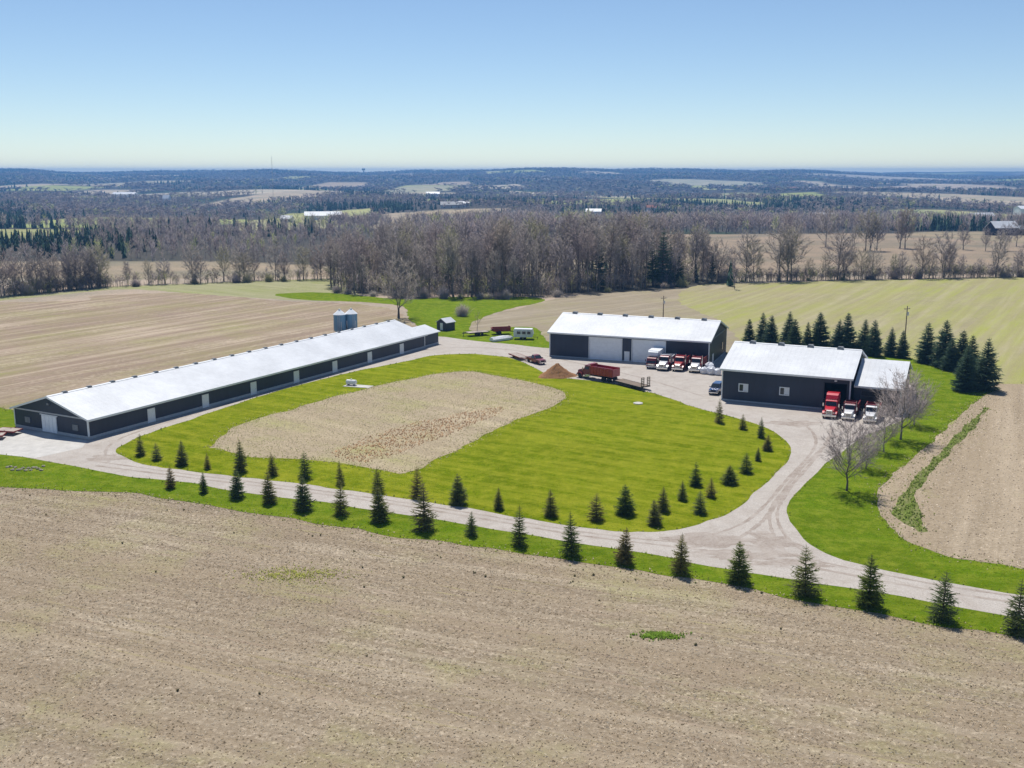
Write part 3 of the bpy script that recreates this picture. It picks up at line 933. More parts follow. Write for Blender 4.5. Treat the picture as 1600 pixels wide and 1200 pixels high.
wing.box(L3 + 0.43, L3 + LW - 0.2, s1 - 0.2, s1, 0, EW)
wing.box(L3 + 0.43, L3 + LW - 0.2, s0 + 0.02, s0 + 0.2, 0, EW)
wing = wing.build("wing", M['wall_y'], root)
wd = MB().box(L3 + 1.6, L3 + 5.2, s0 - 0.04, s0 + 0.016, 0.05, 3.5).build("overhead_door", M['vent'], wing)
for k in range(4): MB().box(L3 + 1.65, L3 + 5.15, s0 - 0.075, s0 - 0.043, 0.08 + k * 0.86, 0.90 + k * 0.86).build("panel", M['chassis'], wd)
MB().box(L3 + LW - 0.16, L3 + LW + 0.05, s0 - 0.05, s0 + 0.2, 0.2, EW - 0.2).build("corner_trim", M['white'], wing)
MB().extrude_x([(s0 - 0.45, EW - 0.13), (sm, RW), (s1 + 0.45, EW - 0.13), (s1 + 0.45, EW + 0.03), (sm, RW + 0.17), (s0 - 0.45, EW + 0.03)], L3 + 0.43, L3 + LW + 0.35).build("wing_roof", M['roof'], wing)
MB().box(L3 + 0.43, L3 + LW + 0.38, s0 - 0.52, s0 - 0.453, EW - 0.28, EW + 0.03).build("gutter", M['white'], wing)
MB().extrude_x([(s0 - 0.45, EW - 0.25), (sm, RW - 0.12), (s1 + 0.45, EW - 0.25), (s1 + 0.45, EW + 0.05), (sm, RW + 0.19), (s0 - 0.45, EW + 0.05)], L3 + LW + 0.353, L3 + LW + 0.42).build("rake_trim", M['white'], wing)


def local(o, a, x, y):
    return (o[0] + x * math.cos(a) - y * math.sin(a), o[1] + x * math.sin(a) + y * math.cos(a))


# small garden shed beyond the long barn
sx, sy = at(701, 517)
root = empty("garden_shed", (sx - 0.6, sy - 0.6, 0.03), R(52), "tiny dark shed with pale roof and white door on the grass", "shed")
MB().extrude_x([(0, 0), (3.2, 0), (3.2, 2.1), (1.6, 3.0), (0, 2.1)], 0, 3.4).build("wall", M['wall'], root)
r_ = MB().extrude_x([(-0.25, 1.98), (1.6, 3.03), (3.45, 1.98), (3.45, 2.1), (1.6, 3.15), (-0.25, 2.1)], -0.2, 3.6).build("roof", M['roof'], root)
d = MB().box(-0.06, -0.004, 1.1, 2.0, 0.1, 1.95).build("door", M['white'], root)
MB().box(-0.1, -0.06, 1.2, 1.27, 1.0, 1.06).build("handle", M['vent'], d)

# feed bins behind the long barn
for i, u in enumerate((531, 549)):
    bx, by = at(u, 520)
    by = 243.0 + i * 1.5
    bx = (u - 800) / F_PX * (by * math.cos(PITCH) + 36 * math.sin(PITCH))
    root = empty("feed_bin", (bx, by, 0.0), R(30 * i), ("left-hand" if i == 0 else "right-hand") + " blue-grey steel feed bin behind the long barn", "feed bin", "feed bins behind the barn")
    top = 7.6
    MB().lathe([(0.25, 1.1), (1.45, 2.9), (1.45, 6.6)], 20).build("body", M['bin'], root, smooth=False)
    rf = MB().lathe([(1.55, 6.58), (0.35, top), (0.0, top)], 20).build("roof", M['white'], root)
    MB().lathe([(0.3, top), (0.3, top + 0.25), (0.0, top + 0.32)], 10).build("lid", M['steel'], rf)
    for k in range(4):
        a = k * math.pi / 2 + 0.4
        MB().box(1.45 * math.cos(a) - .06, 1.45 * math.cos(a) + .06, 1.45 * math.sin(a) - .06, 1.45 * math.sin(a) + .06, 0, 5.0).build("leg", M['steel'], root)
    ld = MB()
    for sgn in (-0.2, 0.2): ld.tube((sgn, -1.56, 0.5), (sgn, -1.56, 6.7), 0.03, n=5)
    for k in range(18): ld.tube((-0.2, -1.56, 0.7 + k * 0.34), (0.2, -1.56, 0.7 + k * 0.34), 0.02, n=4)
    ld.build("ladder", M['steel'], root)

# ---------------------------------------------------------------- vehicles
def make_wheel(parent, x, y, r=0.5, w=0.3, rim=None):
    tyre = MB().lathe([(r * 0.55, -w / 2), (r * 0.9, -w / 2), (r, -w * 0.34), (r, w * 0.34), (r * 0.9, w / 2), (r * 0.55, w / 2)], 18, 'y').build("wheel", M['rubber'], parent)
    tyre.location = (x, y, r)
    s = 1 if y > 0 else -1
    MB().lathe([(0.0, s * w * 0.30), (r * 0.2, s * w * 0.42), (r * 0.3, s * w * 0.25), (r * 0.56, s * w * 0.47)], 14, 'y').build("rim", rim or M['chrome'], tyre)
    return tyre


def conventional_cab(root, xf, paint, nose=None, sleeper=0.0, roof_h=2.75):
    """bonneted truck cab whose front bumper is at x = xf"""
    nose = nose or paint
    hood = MB().hull([(xf - 1.75, 0.75, 0.9), (xf - 0.12, 0.75, 0.82), (xf - 0.05, 1.45, 0.72), (xf - 0.3, 1.62, 0.70), (xf - 1.75, 1.9, 0.88)]).build("hood", nose, root, 0.06)
    MB().hull([(xf - 0.06, 0.72, 0.5), (xf + 0.03, 0.74, 0.5), (xf + 0.03, 1.42, 0.46), (xf - 0.06, 1.46, 0.46)]).build("grille", M['chrome'], hood)
    g = MB()
    for k in range(4): g.box(xf + 0.032, xf + 0.045, -0.42, 0.42, 0.82 + k * 0.14, 0.90 + k * 0.14)
    g.build("grille_slats", M['chassis'], hood)
    for s in (-1, 1):
        MB().hull([(xf - 1.45, 0.5, 0.28), (xf - 1.38, 0.98, 0.28), (xf - 1.0, 1.2, 0.26), (xf - 0.55, 1.18, 0.25), (xf - 0.12, 0.95, 0.22), (xf - 0.1, 0.7, 0.22), (xf - 0.42, 0.75, 0.24), (xf - 0.62, 1.03, 0.26), (xf - 1.05, 1.04, 0.27), (xf - 1.3, 0.75, 0.28)]).build("fender", nose, root).location = (0, s * 0.93, 0)
        MB().box(xf - 0.16, xf - 0.08, s * 0.68 - 0.14, s * 0.68 + 0.14, 0.98, 1.16).build("headlight", M['lamp'], root)
        MB().box(xf - 1.72, xf - 1.62, s * 1.26 - 0.09, s * 1.26 + 0.09, 1.75, 2.3).build("mirror", M['chrome'], root)
        MB().tube((xf - 3.28 - sleeper, s * 0.98, 0.9), (xf - 3.28 - sleeper, s * 0.98, roof_h + 0.35), 0.08, n=8).build("exhaust_stack", M['chrome'], root)
    MB().box(xf - 0.05, xf + 0.14, -1.15, 1.15, 0.42, 0.74).build("bumper", M['chrome'], root, 0.03)
    cab = MB().hull([(xf - 3.1, 0.7, 1.05), (xf - 1.74, 0.7, 1.05), (xf - 1.72, 1.88, 1.03), (xf - 2.02, roof_h - 0.08, 0.93), (xf - 2.2, roof_h, 0.9), (xf - 3.1, roof_h, 0.92)]).build("cab", paint, root, 0.05)
    MB().hull([(xf - 1.71, 1.92, 0.9), (xf - 1.70, 1.92, 0.9), (xf - 1.96, roof_h - 0.18, 0.82), (xf - 1.985, roof_h - 0.18, 0.82)]).build("windshield", M['glass'], cab)
    MB().box(xf - 2.12, xf - 1.78, -0.95, 0.95, roof_h - 0.14, roof_h - 0.08).build("visor", nose, cab)
    for s in (-1, 1):
        MB().poly([(xf - 2.95, s * 1.035, 1.9), (xf - 1.95, s * 1.04, 1.9), (xf - 2.12, s * 0.965, roof_h - 0.3), (xf - 2.95, s * 0.965, roof_h - 0.3)], [(0, 1, 2, 3)]).build("side_window", M['glass'], cab)
        MB().box(xf - 2.9, xf - 2.0, s * 1.1 - 0.16, s * 1.1 + 0.16, 0.5, 0.62).build("step", M['chrome'], root)
    if sleeper:
        MB().hull([(xf - 3.1 - sleeper, 0.75, 1.12), (xf - 3.12, 0.75, 1.12), (xf - 3.1, roof_h, 1.08), (xf - 2.35, roof_h + 0.08, 0.85), (xf - 2.75, roof_h + 0.75, 0.95), (xf - 3.3, roof_h + 0.98, 1.0), (xf - 3.1 - sleeper, roof_h + 0.95, 1.0)]).build("sleeper", paint, root, 0.06)
    mk = MB()
    for k in range(5): mk.box(xf - 2.32, xf - 2.22, -0.7 + k * 0.33, -0.62 + k * 0.33, roof_h, roof_h + 0.07)
    mk.build("marker_lights", M['lamp'], cab)


def dump_truck(label, loc, heading, paint, box_paint, L=7.6, group=None, nose=None, box_len=None, box_h=1.35, axles=2):
    root = empty("dump_truck", (loc[0], loc[1], 0.03), heading, label, "truck", group)
    xf = L / 2
    conventional_cab(root, xf, paint, nose)
    MB().box(-L / 2 + 0.1, xf - 0.4, -0.42, 0.42, 0.62, 0.9).build("chassis", M['chassis'], root)
    bx1 = xf - 3.45
    bx0 = -L / 2 - 0.15
    z0, z1 = 1.12, 1.12 + box_h
    b = MB()
    b.box(bx0, bx1, -1.15, 1.15, z0, z0 + 0.12)
    for s in (-1, 1):
        b.hull([(bx0, z0 + 0.12, 0.05), (bx1, z0 + 0.12, 0.05), (bx1, z1, 0.05), (bx0, z1, 0.05)]) if False else b.box(bx0, bx1, min(s * 1.15, s * 1.23), max(s * 1.15, s * 1.23), z0 + 0.0, z1)
        n = max(3, int((bx1 - bx0) / 0.75))
        for k in range(n + 1):
            x = bx0 + (bx1 - bx0 - 0.1) * k / n
            b.box(x, x + 0.1, min(s * 1.232, s * 1.30), max(s * 1.232, s * 1.30), z0, z1 - 0.02)
        b.box(bx0, bx1, min(s * 1.12, s * 1.31), max(s * 1.12, s * 1.31), z1, z1 + 0.09)
    b.box(bx1 - 0.08, bx1, -1.15, 1.15, z0 + 0.12, z1 + 0.35)
    dump = b.build("dump_box", box_paint, root)
    MB().box(bx0 - 0.08, bx0 - 0.004, -1.2, 1.2, z0 + 0.05, z1 - 0.05).build("tailgate", box_paint, dump)
    MB().box(bx1 + 0.0, bx1 + 0.6, -1.05, 1.05, z1 + 0.36, z1 + 0.42).build("cab_guard", box_paint, dump)
    for s in (-1, 1):
        make_wheel(root, xf - 0.9, s * 1.0, 0.5, 0.3)
        for k in range(axles): make_wheel(root, -L / 2 + 0.75 + k * 1.3, s * 0.92, 0.5, 0.55)
        MB().box(xf - 3.1, xf - 2.2, s * 0.78 - 0.28, s * 0.78 + 0.28, 0.5, 0.95).build("fuel_tank", M['chrome'], root, 0.05)
    return root


def heading_of(dx, dy): return math.atan2(dy, dx)


HB = heading_of(-0.369, -0.929)   # nose towards the yard, tail to the machine shed
HC = heading_of(-0.42, -0.908)


def stand(u, v, h, L):
    """centre of a vehicle of length L whose nose is at the surveyed point"""
    x, y = at(u, v)
    return (x - math.cos(h) * L / 2, y - math.sin(h) * L / 2)


# four parked in front of the machine shed
def box_truck(label, loc, heading):
    root = empty("box_truck", (loc[0], loc[1], 0.03), heading, label, "truck")
    L = 7.0; xf = L / 2
    cab = MB().hull([(xf - 1.75, 0.55, 1.05), (xf - 0.05, 0.55, 1.05), (xf, 1.2, 1.04), (xf - 0.35, 2.2, 0.98), (xf - 0.5, 2.3, 0.95), (xf - 1.75, 2.3, 0.98)]).build("cab", M['maroon'], root, 0.05)
    MB().hull([(xf - 0.035, 1.28, 0.92), (xf - 0.02, 1.28, 0.92), (xf - 0.33, 2.12, 0.88), (xf - 0.35, 2.12, 0.88)]).build("windshield", M['glass'], cab)
    for s in (-1, 1):
        MB().poly([(xf - 1.4, s * 1.055, 1.35), (xf - 0.4, s * 1.055, 1.35), (xf - 0.55, s * 1.0, 2.1), (xf - 1.4, s * 1.0, 2.1)], [(0, 1, 2, 3)]).build("side_window", M['glass'], cab)
        MB().box(xf - 0.02, xf + 0.04, s * 0.75 - 0.16, s * 0.75 + 0.16, 0.82, 1.0).build("headlight", M['lamp'], cab)
        make_wheel(root, xf - 0.9, s * 0.95, 0.44, 0.28); make_wheel(root, -xf + 1.3, s * 0.88, 0.44, 0.5)
        MB().box(xf - 0.35, xf - 0.25, s * 1.24 - 0.08, s * 1.24 + 0.08, 1.5, 1.95).build("mirror", M['chassis'], cab)
    MB().box(xf - 0.02, xf + 0.08, -0.6, 0.6, 0.8, 1.1).build("grille", M['chrome'], cab)
    MB().box(xf - 0.04, xf + 0.14, -1.1, 1.1, 0.42, 0.66).build("bumper", M['silver'], cab, 0.02)
    bx = MB().box(-xf, xf - 1.85, -1.22, 1.22, 0.95, 3.55).build("cargo_box", M['white'], root, 0.05)
    MB().hull([(xf - 1.86, 2.5, 1.1), (xf - 1.3, 2.6, 1.0), (xf - 1.5, 3.3, 1.0), (xf - 1.86, 3.45, 1.1)]).build("wind_deflector", M['white'], bx)
    MB().box(-xf + 0.1, xf - 0.4, -0.4, 0.4, 0.55, 0.9).build("chassis", M['chassis'], root)
    return root


box_truck("box truck with white cargo box and maroon cab at shed door", stand(1017, 577, HB, 7.0), HB)
dump_truck("red dump truck with pale nose parked right beside the box truck", stand(1034, 580, HB, 7.4), HB, M['red'], M['silver'], 7.4, nose=M['silver'])
dump_truck("red dump truck between two others before the machine shed wall", stand(1058, 581, HB, 7.4), HB, M['red'], M['red'], 7.4)
dump_truck("red dump truck at the right end of the row before the machine shed", stand(1084, 583, HB, 7.4), HB, M['red'], M['maroon'], 7.4, nose=M['silver'])

# three at the repair shop
def semi(label, loc, heading):
    root = empty("semi_tractor", (loc[0], loc[1], 0.03), heading, label, "truck")
    L = 7.4; xf = L / 2
    conventional_cab(root, xf, M['bright_red'], None, 1.7, 2.75)
    MB().box(-L / 2, xf - 0.4, -0.42, 0.42, 0.62, 0.9).build("chassis", M['chassis'], root)
    MB().box(-L / 2 + 0.7, -L / 2 + 2.0, -0.5, 0.5, 0.95, 1.08).build("fifth_wheel", M['chassis'], root)
    for s in (-1, 1):
        make_wheel(root, xf - 0.9, s * 1.0, 0.5, 0.3)
        for k in range(2): make_wheel(root, -L / 2 + 0.7 + k * 1.3, s * 0.92, 0.5, 0.55)
        MB().box(xf - 4.6, xf - 3.0, s * 0.85 - 0.28, s * 0.85 + 0.28, 0.45, 1.0).build("fuel_tank", M['chrome'], root, 0.06)
    return root


semi("bright red semi tractor with tall sleeper by the repair shop", stand(1295, 655, HC, 7.4), HC)
dump_truck("dump truck with pale nose and maroon box right of the red semi", stand(1324, 659, HC, 7.2), HC, M['maroon'], M['maroon'], 7.2, nose=M['silver']).scale = (0.9, 0.9, 0.9)
dump_truck("silver-nosed truck at the right end, half behind the bare tree", stand(1358, 663, HC, 7.2), HC, M['silver'], M['maroon'], 7.2, nose=M['silver']).scale = (0.9, 0.9, 0.9)

# large red dump truck and the low trailer behind it
x0, y0 = at(909, 589); x1, y1 = at(958, 597)
hd = heading_of(x0 - x1, y0 - y1)
dump_truck("large dark red dump truck standing beside the mulch heap", ((x0 + x1) / 2, (y0 + y1) / 2), hd, M['maroon'], M['red'], math.hypot(x1 - x0, y1 - y0) + 1.0, box_h=1.55)


def low_trailer(name, label, p0, p1, deck_mat, frame_mat, ramps=True, W=2.4, deck_z=0.75, category="trailer", wheels=2):
    """p0 = hitch end, p1 = tail"""
    hdg = heading_of(p0[0] - p1[0], p0[1] - p1[1])
    L = math.hypot(p0[0] - p1[0], p0[1] - p1[1])
    root = empty(name, ((p0[0] + p1[0]) / 2, (p0[1] + p1[1]) / 2, 0.03), hdg, label, category)
    fr = MB()
    for s in (-1, 1): fr.box(-L / 2, L / 2 - 1.4, min(s * (W / 2 - .02), s * (W / 2 + .08)), max(s * (W / 2 - .02), s * (W / 2 + .08)), deck_z - 0.22, deck_z + 0.02)
    fr.box(-L / 2, -L / 2 + 0.1, -W / 2, W / 2, deck_z - 0.2, deck_z - 0.005)
    fr.tube((L / 2 - 1.45, -0.9, deck_z - .1), (L / 2, 0, deck_z - 0.15), 0.08, n=6).tube((L / 2 - 1.45, 0.9, deck_z - .1), (L / 2, 0, deck_z - 0.15), 0.08, n=6)
    fr.tube((L / 2 - 0.4, 0, 0), (L / 2 - 0.4, 0, deck_z + 0.3), 0.06, n=6)
    fr.build("frame", frame_mat, root)
    n = int(W / 0.24)
    dk = MB().box(-L / 2 + 0.1, L / 2 - 1.4, -W / 2 + 0.03, W / 2 - 0.03, deck_z - 0.12, deck_z - 0.06).build("deck", deck_mat, root)
    pm = MB().box(-L / 2 + 0.1, L / 2 - 1.4, -0.105, 0.105, deck_z - 0.058, deck_z - 0.012).mesh("plank", deck_mat)
    for k in range(n):
        put("plank", pm, dk, (0, -W / 2 + 0.14 + k * (W - 0.28) / (n - 1), 0))
    for s in (-1, 1):
        for k in range(wheels): make_wheel(root, -L / 2 + 1.9 + k * 0.95, s * (W / 2 - 0.3), 0.36, 0.25, M['steel'])
    if ramps:
        for s in (-1, 1):
            rp = MB()
            for q in (-0.32, 0.32): rp.box(-L / 2 - 0.12, -L / 2 - 0.02, s * 0.72 + q - 0.05, s * 0.72 + q + 0.05, deck_z - 0.1, deck_z + 1.75)
            for k in range(6): rp.box(-L / 2 - 0.11, -L / 2 - 0.03, s * 0.72 - 0.27, s * 0.72 + 0.27, deck_z + 0.05 + k * 0.31, deck_z + 0.2 + k * 0.31)
            rp.build("ramp", M['wood'], root)
    return root


low_trailer("flatbed_trailer", "low black flatbed trailer with two upright loading ramps", at(958, 597), at(1008, 610), M['wood'], M['chassis'])
low_trailer("hay_wagon", "flat wagon with pale deck near the tiny shed", at(722, 526), at(762, 523), M['deck'], M['chassis'], ramps=False, deck_z=0.95)
low_trailer("red_wagon", "low red wagon with pale deck by the barn gable", at(-14, 676), at(29, 679), M['deck'], M['dull_red'], ramps=False, W=2.0, deck_z=0.7, wheels=1)
low_trailer("red_wagon", "second low red wagon cut by the left picture edge", at(-34, 687), at(8, 685), M['deck'], M['dull_red'], ramps=False, W=2.0, deck_z=0.7, wheels=1)


def pickup(name, label, loc, heading, paint, suv=False, category="pickup"):
    root = empty(name, (loc[0], loc[1], 0.03), heading, label, category)
    h = 1.05
    body = MB().hull([(-2.6, 0.45, 0.9), (2.55, 0.42, 0.88), (2.62, 0.75, 0.86), (2.5, 1.02, 0.85), (1.2, 1.12, 0.93), (-2.62, 1.12, 0.93)]).build("body", paint, root, 0.07)
    back = -2.45 if suv else -0.75
    cab = MB().hull([(back, 1.1, 0.92), (1.15, 1.1, 0.92), (0.35, 1.78, 0.72), (0.1, 1.84, 0.70), (back + 0.25, 1.84, 0.70), (back + 0.02, 1.3, 0.90)]).build("cab", paint, root, 0.05)
    MB().poly([(1.12, -0.82, 1.17), (1.12, 0.82, 1.17), (0.43, 0.68, 1.76), (0.43, -0.68, 1.76)], [(0, 1, 2, 3)]).build("windshield", M['glass'], cab)
    for s in (-1, 1):
        MB().poly([(back + 0.25, s * 0.925, 1.2), (0.85, s * 0.925, 1.2), (0.25, s * 0.77, 1.74), (back + 0.35, s * 0.77, 1.74)], [(0, 1, 2, 3)]).build("side_window", M['glass'], cab)
        MB().box(2.5, 2.6, s * 0.66 - 0.16, s * 0.66 + 0.16, 0.76, 0.92).build("headlight", M['lamp'], body)
        make_wheel(root, 1.65, s * 0.84, 0.37, 0.25); make_wheel(root, -1.65, s * 0.84, 0.37, 0.25)
        MB().box(0.75, 0.95, s * 1.05 - 0.1, s * 1.05 + 0.1, 1.15, 1.3).build("mirror", paint, cab)
    MB().box(2.6, 2.70, -0.86, 0.86, 0.42, 0.6).build("bumper", M['chrome'], body, 0.02)
    MB().box(2.57, 2.63, -0.46, 0.46, 0.68, 0.95).build("grille", M['chassis'], body)
    if not suv:
        MB().box(-2.5, -0.82, -0.78, 0.78, 1.122, 1.13).build("bed_liner", M['chassis'], body)
    return root


pickup("suv", "dark blue SUV at the left corner of the repair shop", stand(1114, 618, HC, 5.2), HC, M['blue'], True, "car")
x0, y0 = at(824, 566); x1, y1 = at(848, 573)
pickup("pickup", "maroon pickup on the gravel left of the mulch heap", ((x0 + x1) / 2 + 0.3, (y0 + y1) / 2 + 1.5), heading_of(x1 - x0, y1 - y0), M['maroon'])
low_trailer("utility_trailer", "small pale-decked red trailer hitched behind the maroon pickup", at(822, 565), at(801, 557), M['deck'], M['dull_red'], ramps=False, W=1.9, wheels=1)

# camper-like white trailer, upturned boat and red spreader on the grass
cx, cy = at(818, 531)
root = empty("stock_trailer", (cx, cy + 1.2, 0.03), R(-6), "white box trailer with dark windows parked on the grass", "trailer")
bd = MB().hull([(-2.3, 0.55, 1.1), (2.2, 0.55, 1.1), (2.5, 1.3, 1.05), (2.2, 2.55, 1.0), (-2.2, 2.6, 1.0), (-2.35, 2.3, 1.05)]).build("body", M['plastic'], root, 0.08)
for k, x in enumerate((-1.5, -0.2, 1.0)):
    w = MB().box(x, x + 0.8, -1.16, -1.09, 1.35, 2.0).build("window", M['glass'], bd)
    MB().box(x - 0.06, x + 0.86, -1.17, -1.13, 2.0, 2.07).build("window_frame", M['silver'], w)
for s in (-1, 1):
    for x in (-0.5, 0.35): make_wheel(root, x, s * 0.92, 0.34, 0.22, M['steel'])
MB().tube((2.3, 0, 0.5), (3.6, 0, 0.5), 0.07, n=6).tube((3.4, 0, 0), (3.4, 0, 0.6), 0.05, n=6).build("hitch", M['chassis'], root)

cx, cy = at(784, 532)
root = empty("boat", (cx, cy, 0.03), R(35), "long white boat hull lying on the grass before red machine", "boat")
prof = []
hull = MB()
secs = [(-3.0, 0.95, 0.95), (-1.5, 1.1, 1.05), (0.5, 1.05, 1.1), (2.0, 0.75, 1.0), (3.0, 0.3, 0.75), (3.4, 0.04, 0.55)]
pts = []
for x, w, h in secs:
    pts += [(x, -w, 0.12), (x, -w * 0.92, h * 0.55), (x, -w * 0.35, h), (x, w * 0.35, h), (x, w * 0.92, h * 0.55), (x, w, 0.12)]
fs = []
for i in range(len(secs) - 1):
    for j in range(6):
        k = (j + 1) % 6
        fs.append((i * 6 + j, i * 6 + k, (i + 1) * 6 + k, (i + 1) * 6 + j))
fs += [tuple(range(6)), tuple(range(len(pts) - 1, len(pts) - 7, -1))]
hull.poly(pts, fs).build("hull", M['plastic'], root, smooth=False)
MB().hull([(-2.8, 1.03, 0.04), (2.9, 0.85, 0.04), (2.9, 0.95, 0.03), (-2.8, 1.14, 0.03)]).build("keel", M['silver'], root)
for x in (-2.0, 1.4): MB().box(x, x + 0.2, -1.0, 1.0, 0.0, 0.115).build("timber", M['wood'], root)

cx, cy = at(783, 524)
root = empty("manure_spreader", (cx + 0.2, cy + 2.0, 0.03), R(14), "dark red farm spreader behind the white boat", "farm machine")
bd = MB()
for s in (-1, 1): bd.hull([(-2.4, 0.8, 0.05), (2.0, 0.8, 0.05), (2.3, 1.9, 0.05), (-2.4, 1.9, 0.05)]) if s > 9 else bd.box(-2.4, 2.0, min(s * .95, s * 1.05), max(s * .95, s * 1.05), 0.8, 1.75)
bd.box(-2.4, 2.0, -0.95, 0.95, 0.8, 0.95).box(1.92, 2.0, -0.95, 0.95, 0.95, 2.0)
bd.build("box", M['dull_red'], root)
bt = MB()
for z in (1.05, 1.55):
    bt.tube((-2.55, -0.95, z), (-2.55, 0.95, z), 0.12, n=8)
    for k in range(7): bt.box(-2.85, -2.25, -0.85 + k * 0.27, -0.80 + k * 0.27, z - 0.04, z + 0.04)
bt.build("beater", M['dull_red'], root)
for s in (-1, 1): make_wheel(root, -0.9, s * 1.2, 0.5, 0.35, M['steel'])
MB().tube((2.0, 0.5, 0.7), (3.6, 0, 0.55), 0.07, n=6).tube((2.0, -0.5, 0.7), (3.6, 0, 0.55), 0.07, n=6).tube((3.5, 0, 0), (3.5, 0, 0.6), 0.05, n=6).build("drawbar", M['chassis'], root)

# mulch heap
def heap(name, c, rx, ry, h, material, seed, label, category, n=36, m=14, rough=0.16):
    r = np.random.default_rng(seed)
    V, F = [], []
    ph = r.random(8) * 6
    for j in range(m + 1):
        t = j / m
        for i in range(n):
            a = 2 * math.pi * i / n
            k = 1 + 0.12 * math.sin(2 * a + ph[0]) + 0.08 * math.sin(5 * a + ph[1])
            rad = t * k
            z = h * max(0.0, (1 - t) ** 1.15 * (1 + 0.25 * math.sin(3 * a + ph[2]) * t)) + (r.normal(0, rough * 0.5) if 0 < j < m else 0)
            if j == m: z = -0.02
            V.append((rx * rad * math.cos(a), ry * rad * math.sin(a), max(z, -0.02)))
    for j in range(m):
        for i in range(n):
            k = (i + 1) % n
            F.append((j * n + i, j * n + k, (j + 1) * n + k, (j + 1) * n + i)[::-1])
    me = np_mesh(name, np.array(V), [np.array(F)], material)
    o = put(name, me, None, (c[0], c[1], 0.03))
    return tag(o, label, category)


px, py = at(871, 590)
heap("mulch_heap", (px, py + 1.4), 3.7, 3.0, 2.6, M['mulch'], 3, "brown heap of mulch at the gravel edge left of the dump truck", "heap")

# white wrapped bulk bags between the sheds
for i, (u, v, s) in enumerate(((1100, 584, 1.0), (1111, 585, 1.25), (1121, 586, 1.0), (1108, 580, 1.3))):
    x, y = at(u, v)
    mb = MB()
    rr = np.random.default_rng(40 + i)
    prof = [(0.55, 0.0), (0.72, 0.15), (0.78, 0.6), (0.70, 1.05), (0.40, 1.3), (0.14, 1.42), (0.0, 1.42)]
    mb.lathe(prof, 12)
    mb.v = [(p[0] * s * (1 + rr.normal(0, .05)), p[1] * s * (1 + rr.normal(0, .05)), p[2] * s * (1 + (rr.normal(0, .04) if p[2] > 0.01 else 0))) for p in mb.v]
    o = mb.build("bulk_bag", M['plastic'], None)
    o.location = (x, y, 0.03)
    tag(o, ("white wrapped bag nearest the last red dump truck", "tall middle white bag in front beside the repair shop corner", "white bag closest to the repair shop wall corner", "rear white bag leaning behind the other bags")[i], "bag", "white bags between the sheds")

# white tank on a slab beside the barn lane
x, y = at(549, 603)
o = MB().box(-1.2, 4.2, -1.2, 1.0, 0, 0.08).build("tank_slab", M['concrete']); o.location = (x, y, 0.038); o.rotation_euler = (0, 0, R(-18))
tag(o, "pale concrete slab in the grass beside the white tank", "slab")
root = empty("tank", (x, y + 0.1, 0.118), R(-18), "small white tank lying on a slab beside the barn lane", "tank")
tk = MB().tube((-0.9, 0, 0.62), (0.9, 0, 0.62), 0.48, n=16).tube((0.9, 0, 0.62), (1.08, 0, 0.62), 0.48, 0.25, n=16).tube((-1.08, 0, 0.62), (-0.9, 0, 0.62), 0.25, 0.48, n=16)
tk.build("shell", M['tank'], root)
for q in (-0.6, 0.6): MB().box(q - 0.06, q + 0.06, -0.4, 0.4, 0, 0.3).build("foot", M['vent'], root)
MB().lathe([(0.14, 1.09), (0.14, 1.24), (0, 1.28)], 10).build("valve_dome", M['tank'], root)
x, y = at(997, 631)
o = MB().lathe([(0.85, 0.0), (0.85, 0.14), (0.72, 0.18), (0.0, 0.2)], 20).build("well_cover", M['concrete']); o.location = (x, y, 0.038)
tag(o, "round pale well cover on the lawn below the flatbed trailer", "well cover")

# utility poles
def pole(label, x, y, h, arm=True):
    root = empty("utility_pole", (x, y, 0.0), R(25), label, "pole")
    MB().tube((0, 0, -0.2), (0, 0, h), 0.16, 0.10, n=8).build("post", M['wood'], root)
    if arm:
        c = MB().box(-0.9, 0.9, -0.06, 0.06, h - 0.75, h - 0.62).build("crossarm", M['wood'], root)
        for q in (-0.75, 0, 0.75): MB().lathe([(0.06, h - 0.62), (0.08, h - 0.5), (0.03, h - 0.42), (0, h - 0.42)], 8, 'z', (q, 0.0, 0)).build("insulator", M['steel'], c)
    MB().lathe([(0.0, h - 2.2), (0.22, h - 2.2), (0.22, h - 1.4), (0.0, h - 1.35)], 10, 'z', (0, -0.36, 0)).build("transformer", M['silver'], root)


x, y = at(1036, 500); pole("utility pole rising behind the machine shed", x, y, top_at(y, 462))
x, y = at(1413, 541); pole("utility pole among the spruces behind the repair shop", x, y, top_at(y, 478))

# ring of field stones on the verge at the left
for k in range(15):
    a = k / 14.0
    x, y = at(12 + 56 * a, 732 + 4 * math.sin(a * 3.1) + random.uniform(-4, 4))
    rr = np.random.default_rng(200 + k)
    mb = MB().lathe([(0.0, -0.05), (0.24, 0.0), (0.30, 0.08), (0.2, 0.18), (0.0, 0.22)], 7)
    mb.v = [(p[0] * (1 + rr.normal(0, .15)), p[1] * (1 + rr.normal(0, .15)), p[2] * (1 + rr.normal(0, .1))) for p in mb.v]
    o = mb.build("field_stone", M['stone']); o.location = (x, y, 0.03); o.rotation_euler = (0, 0, k)
    tag(o, "pale field stone on the left verge, %s from the left" % ORD[k], "stone", "row of stones on the left verge")

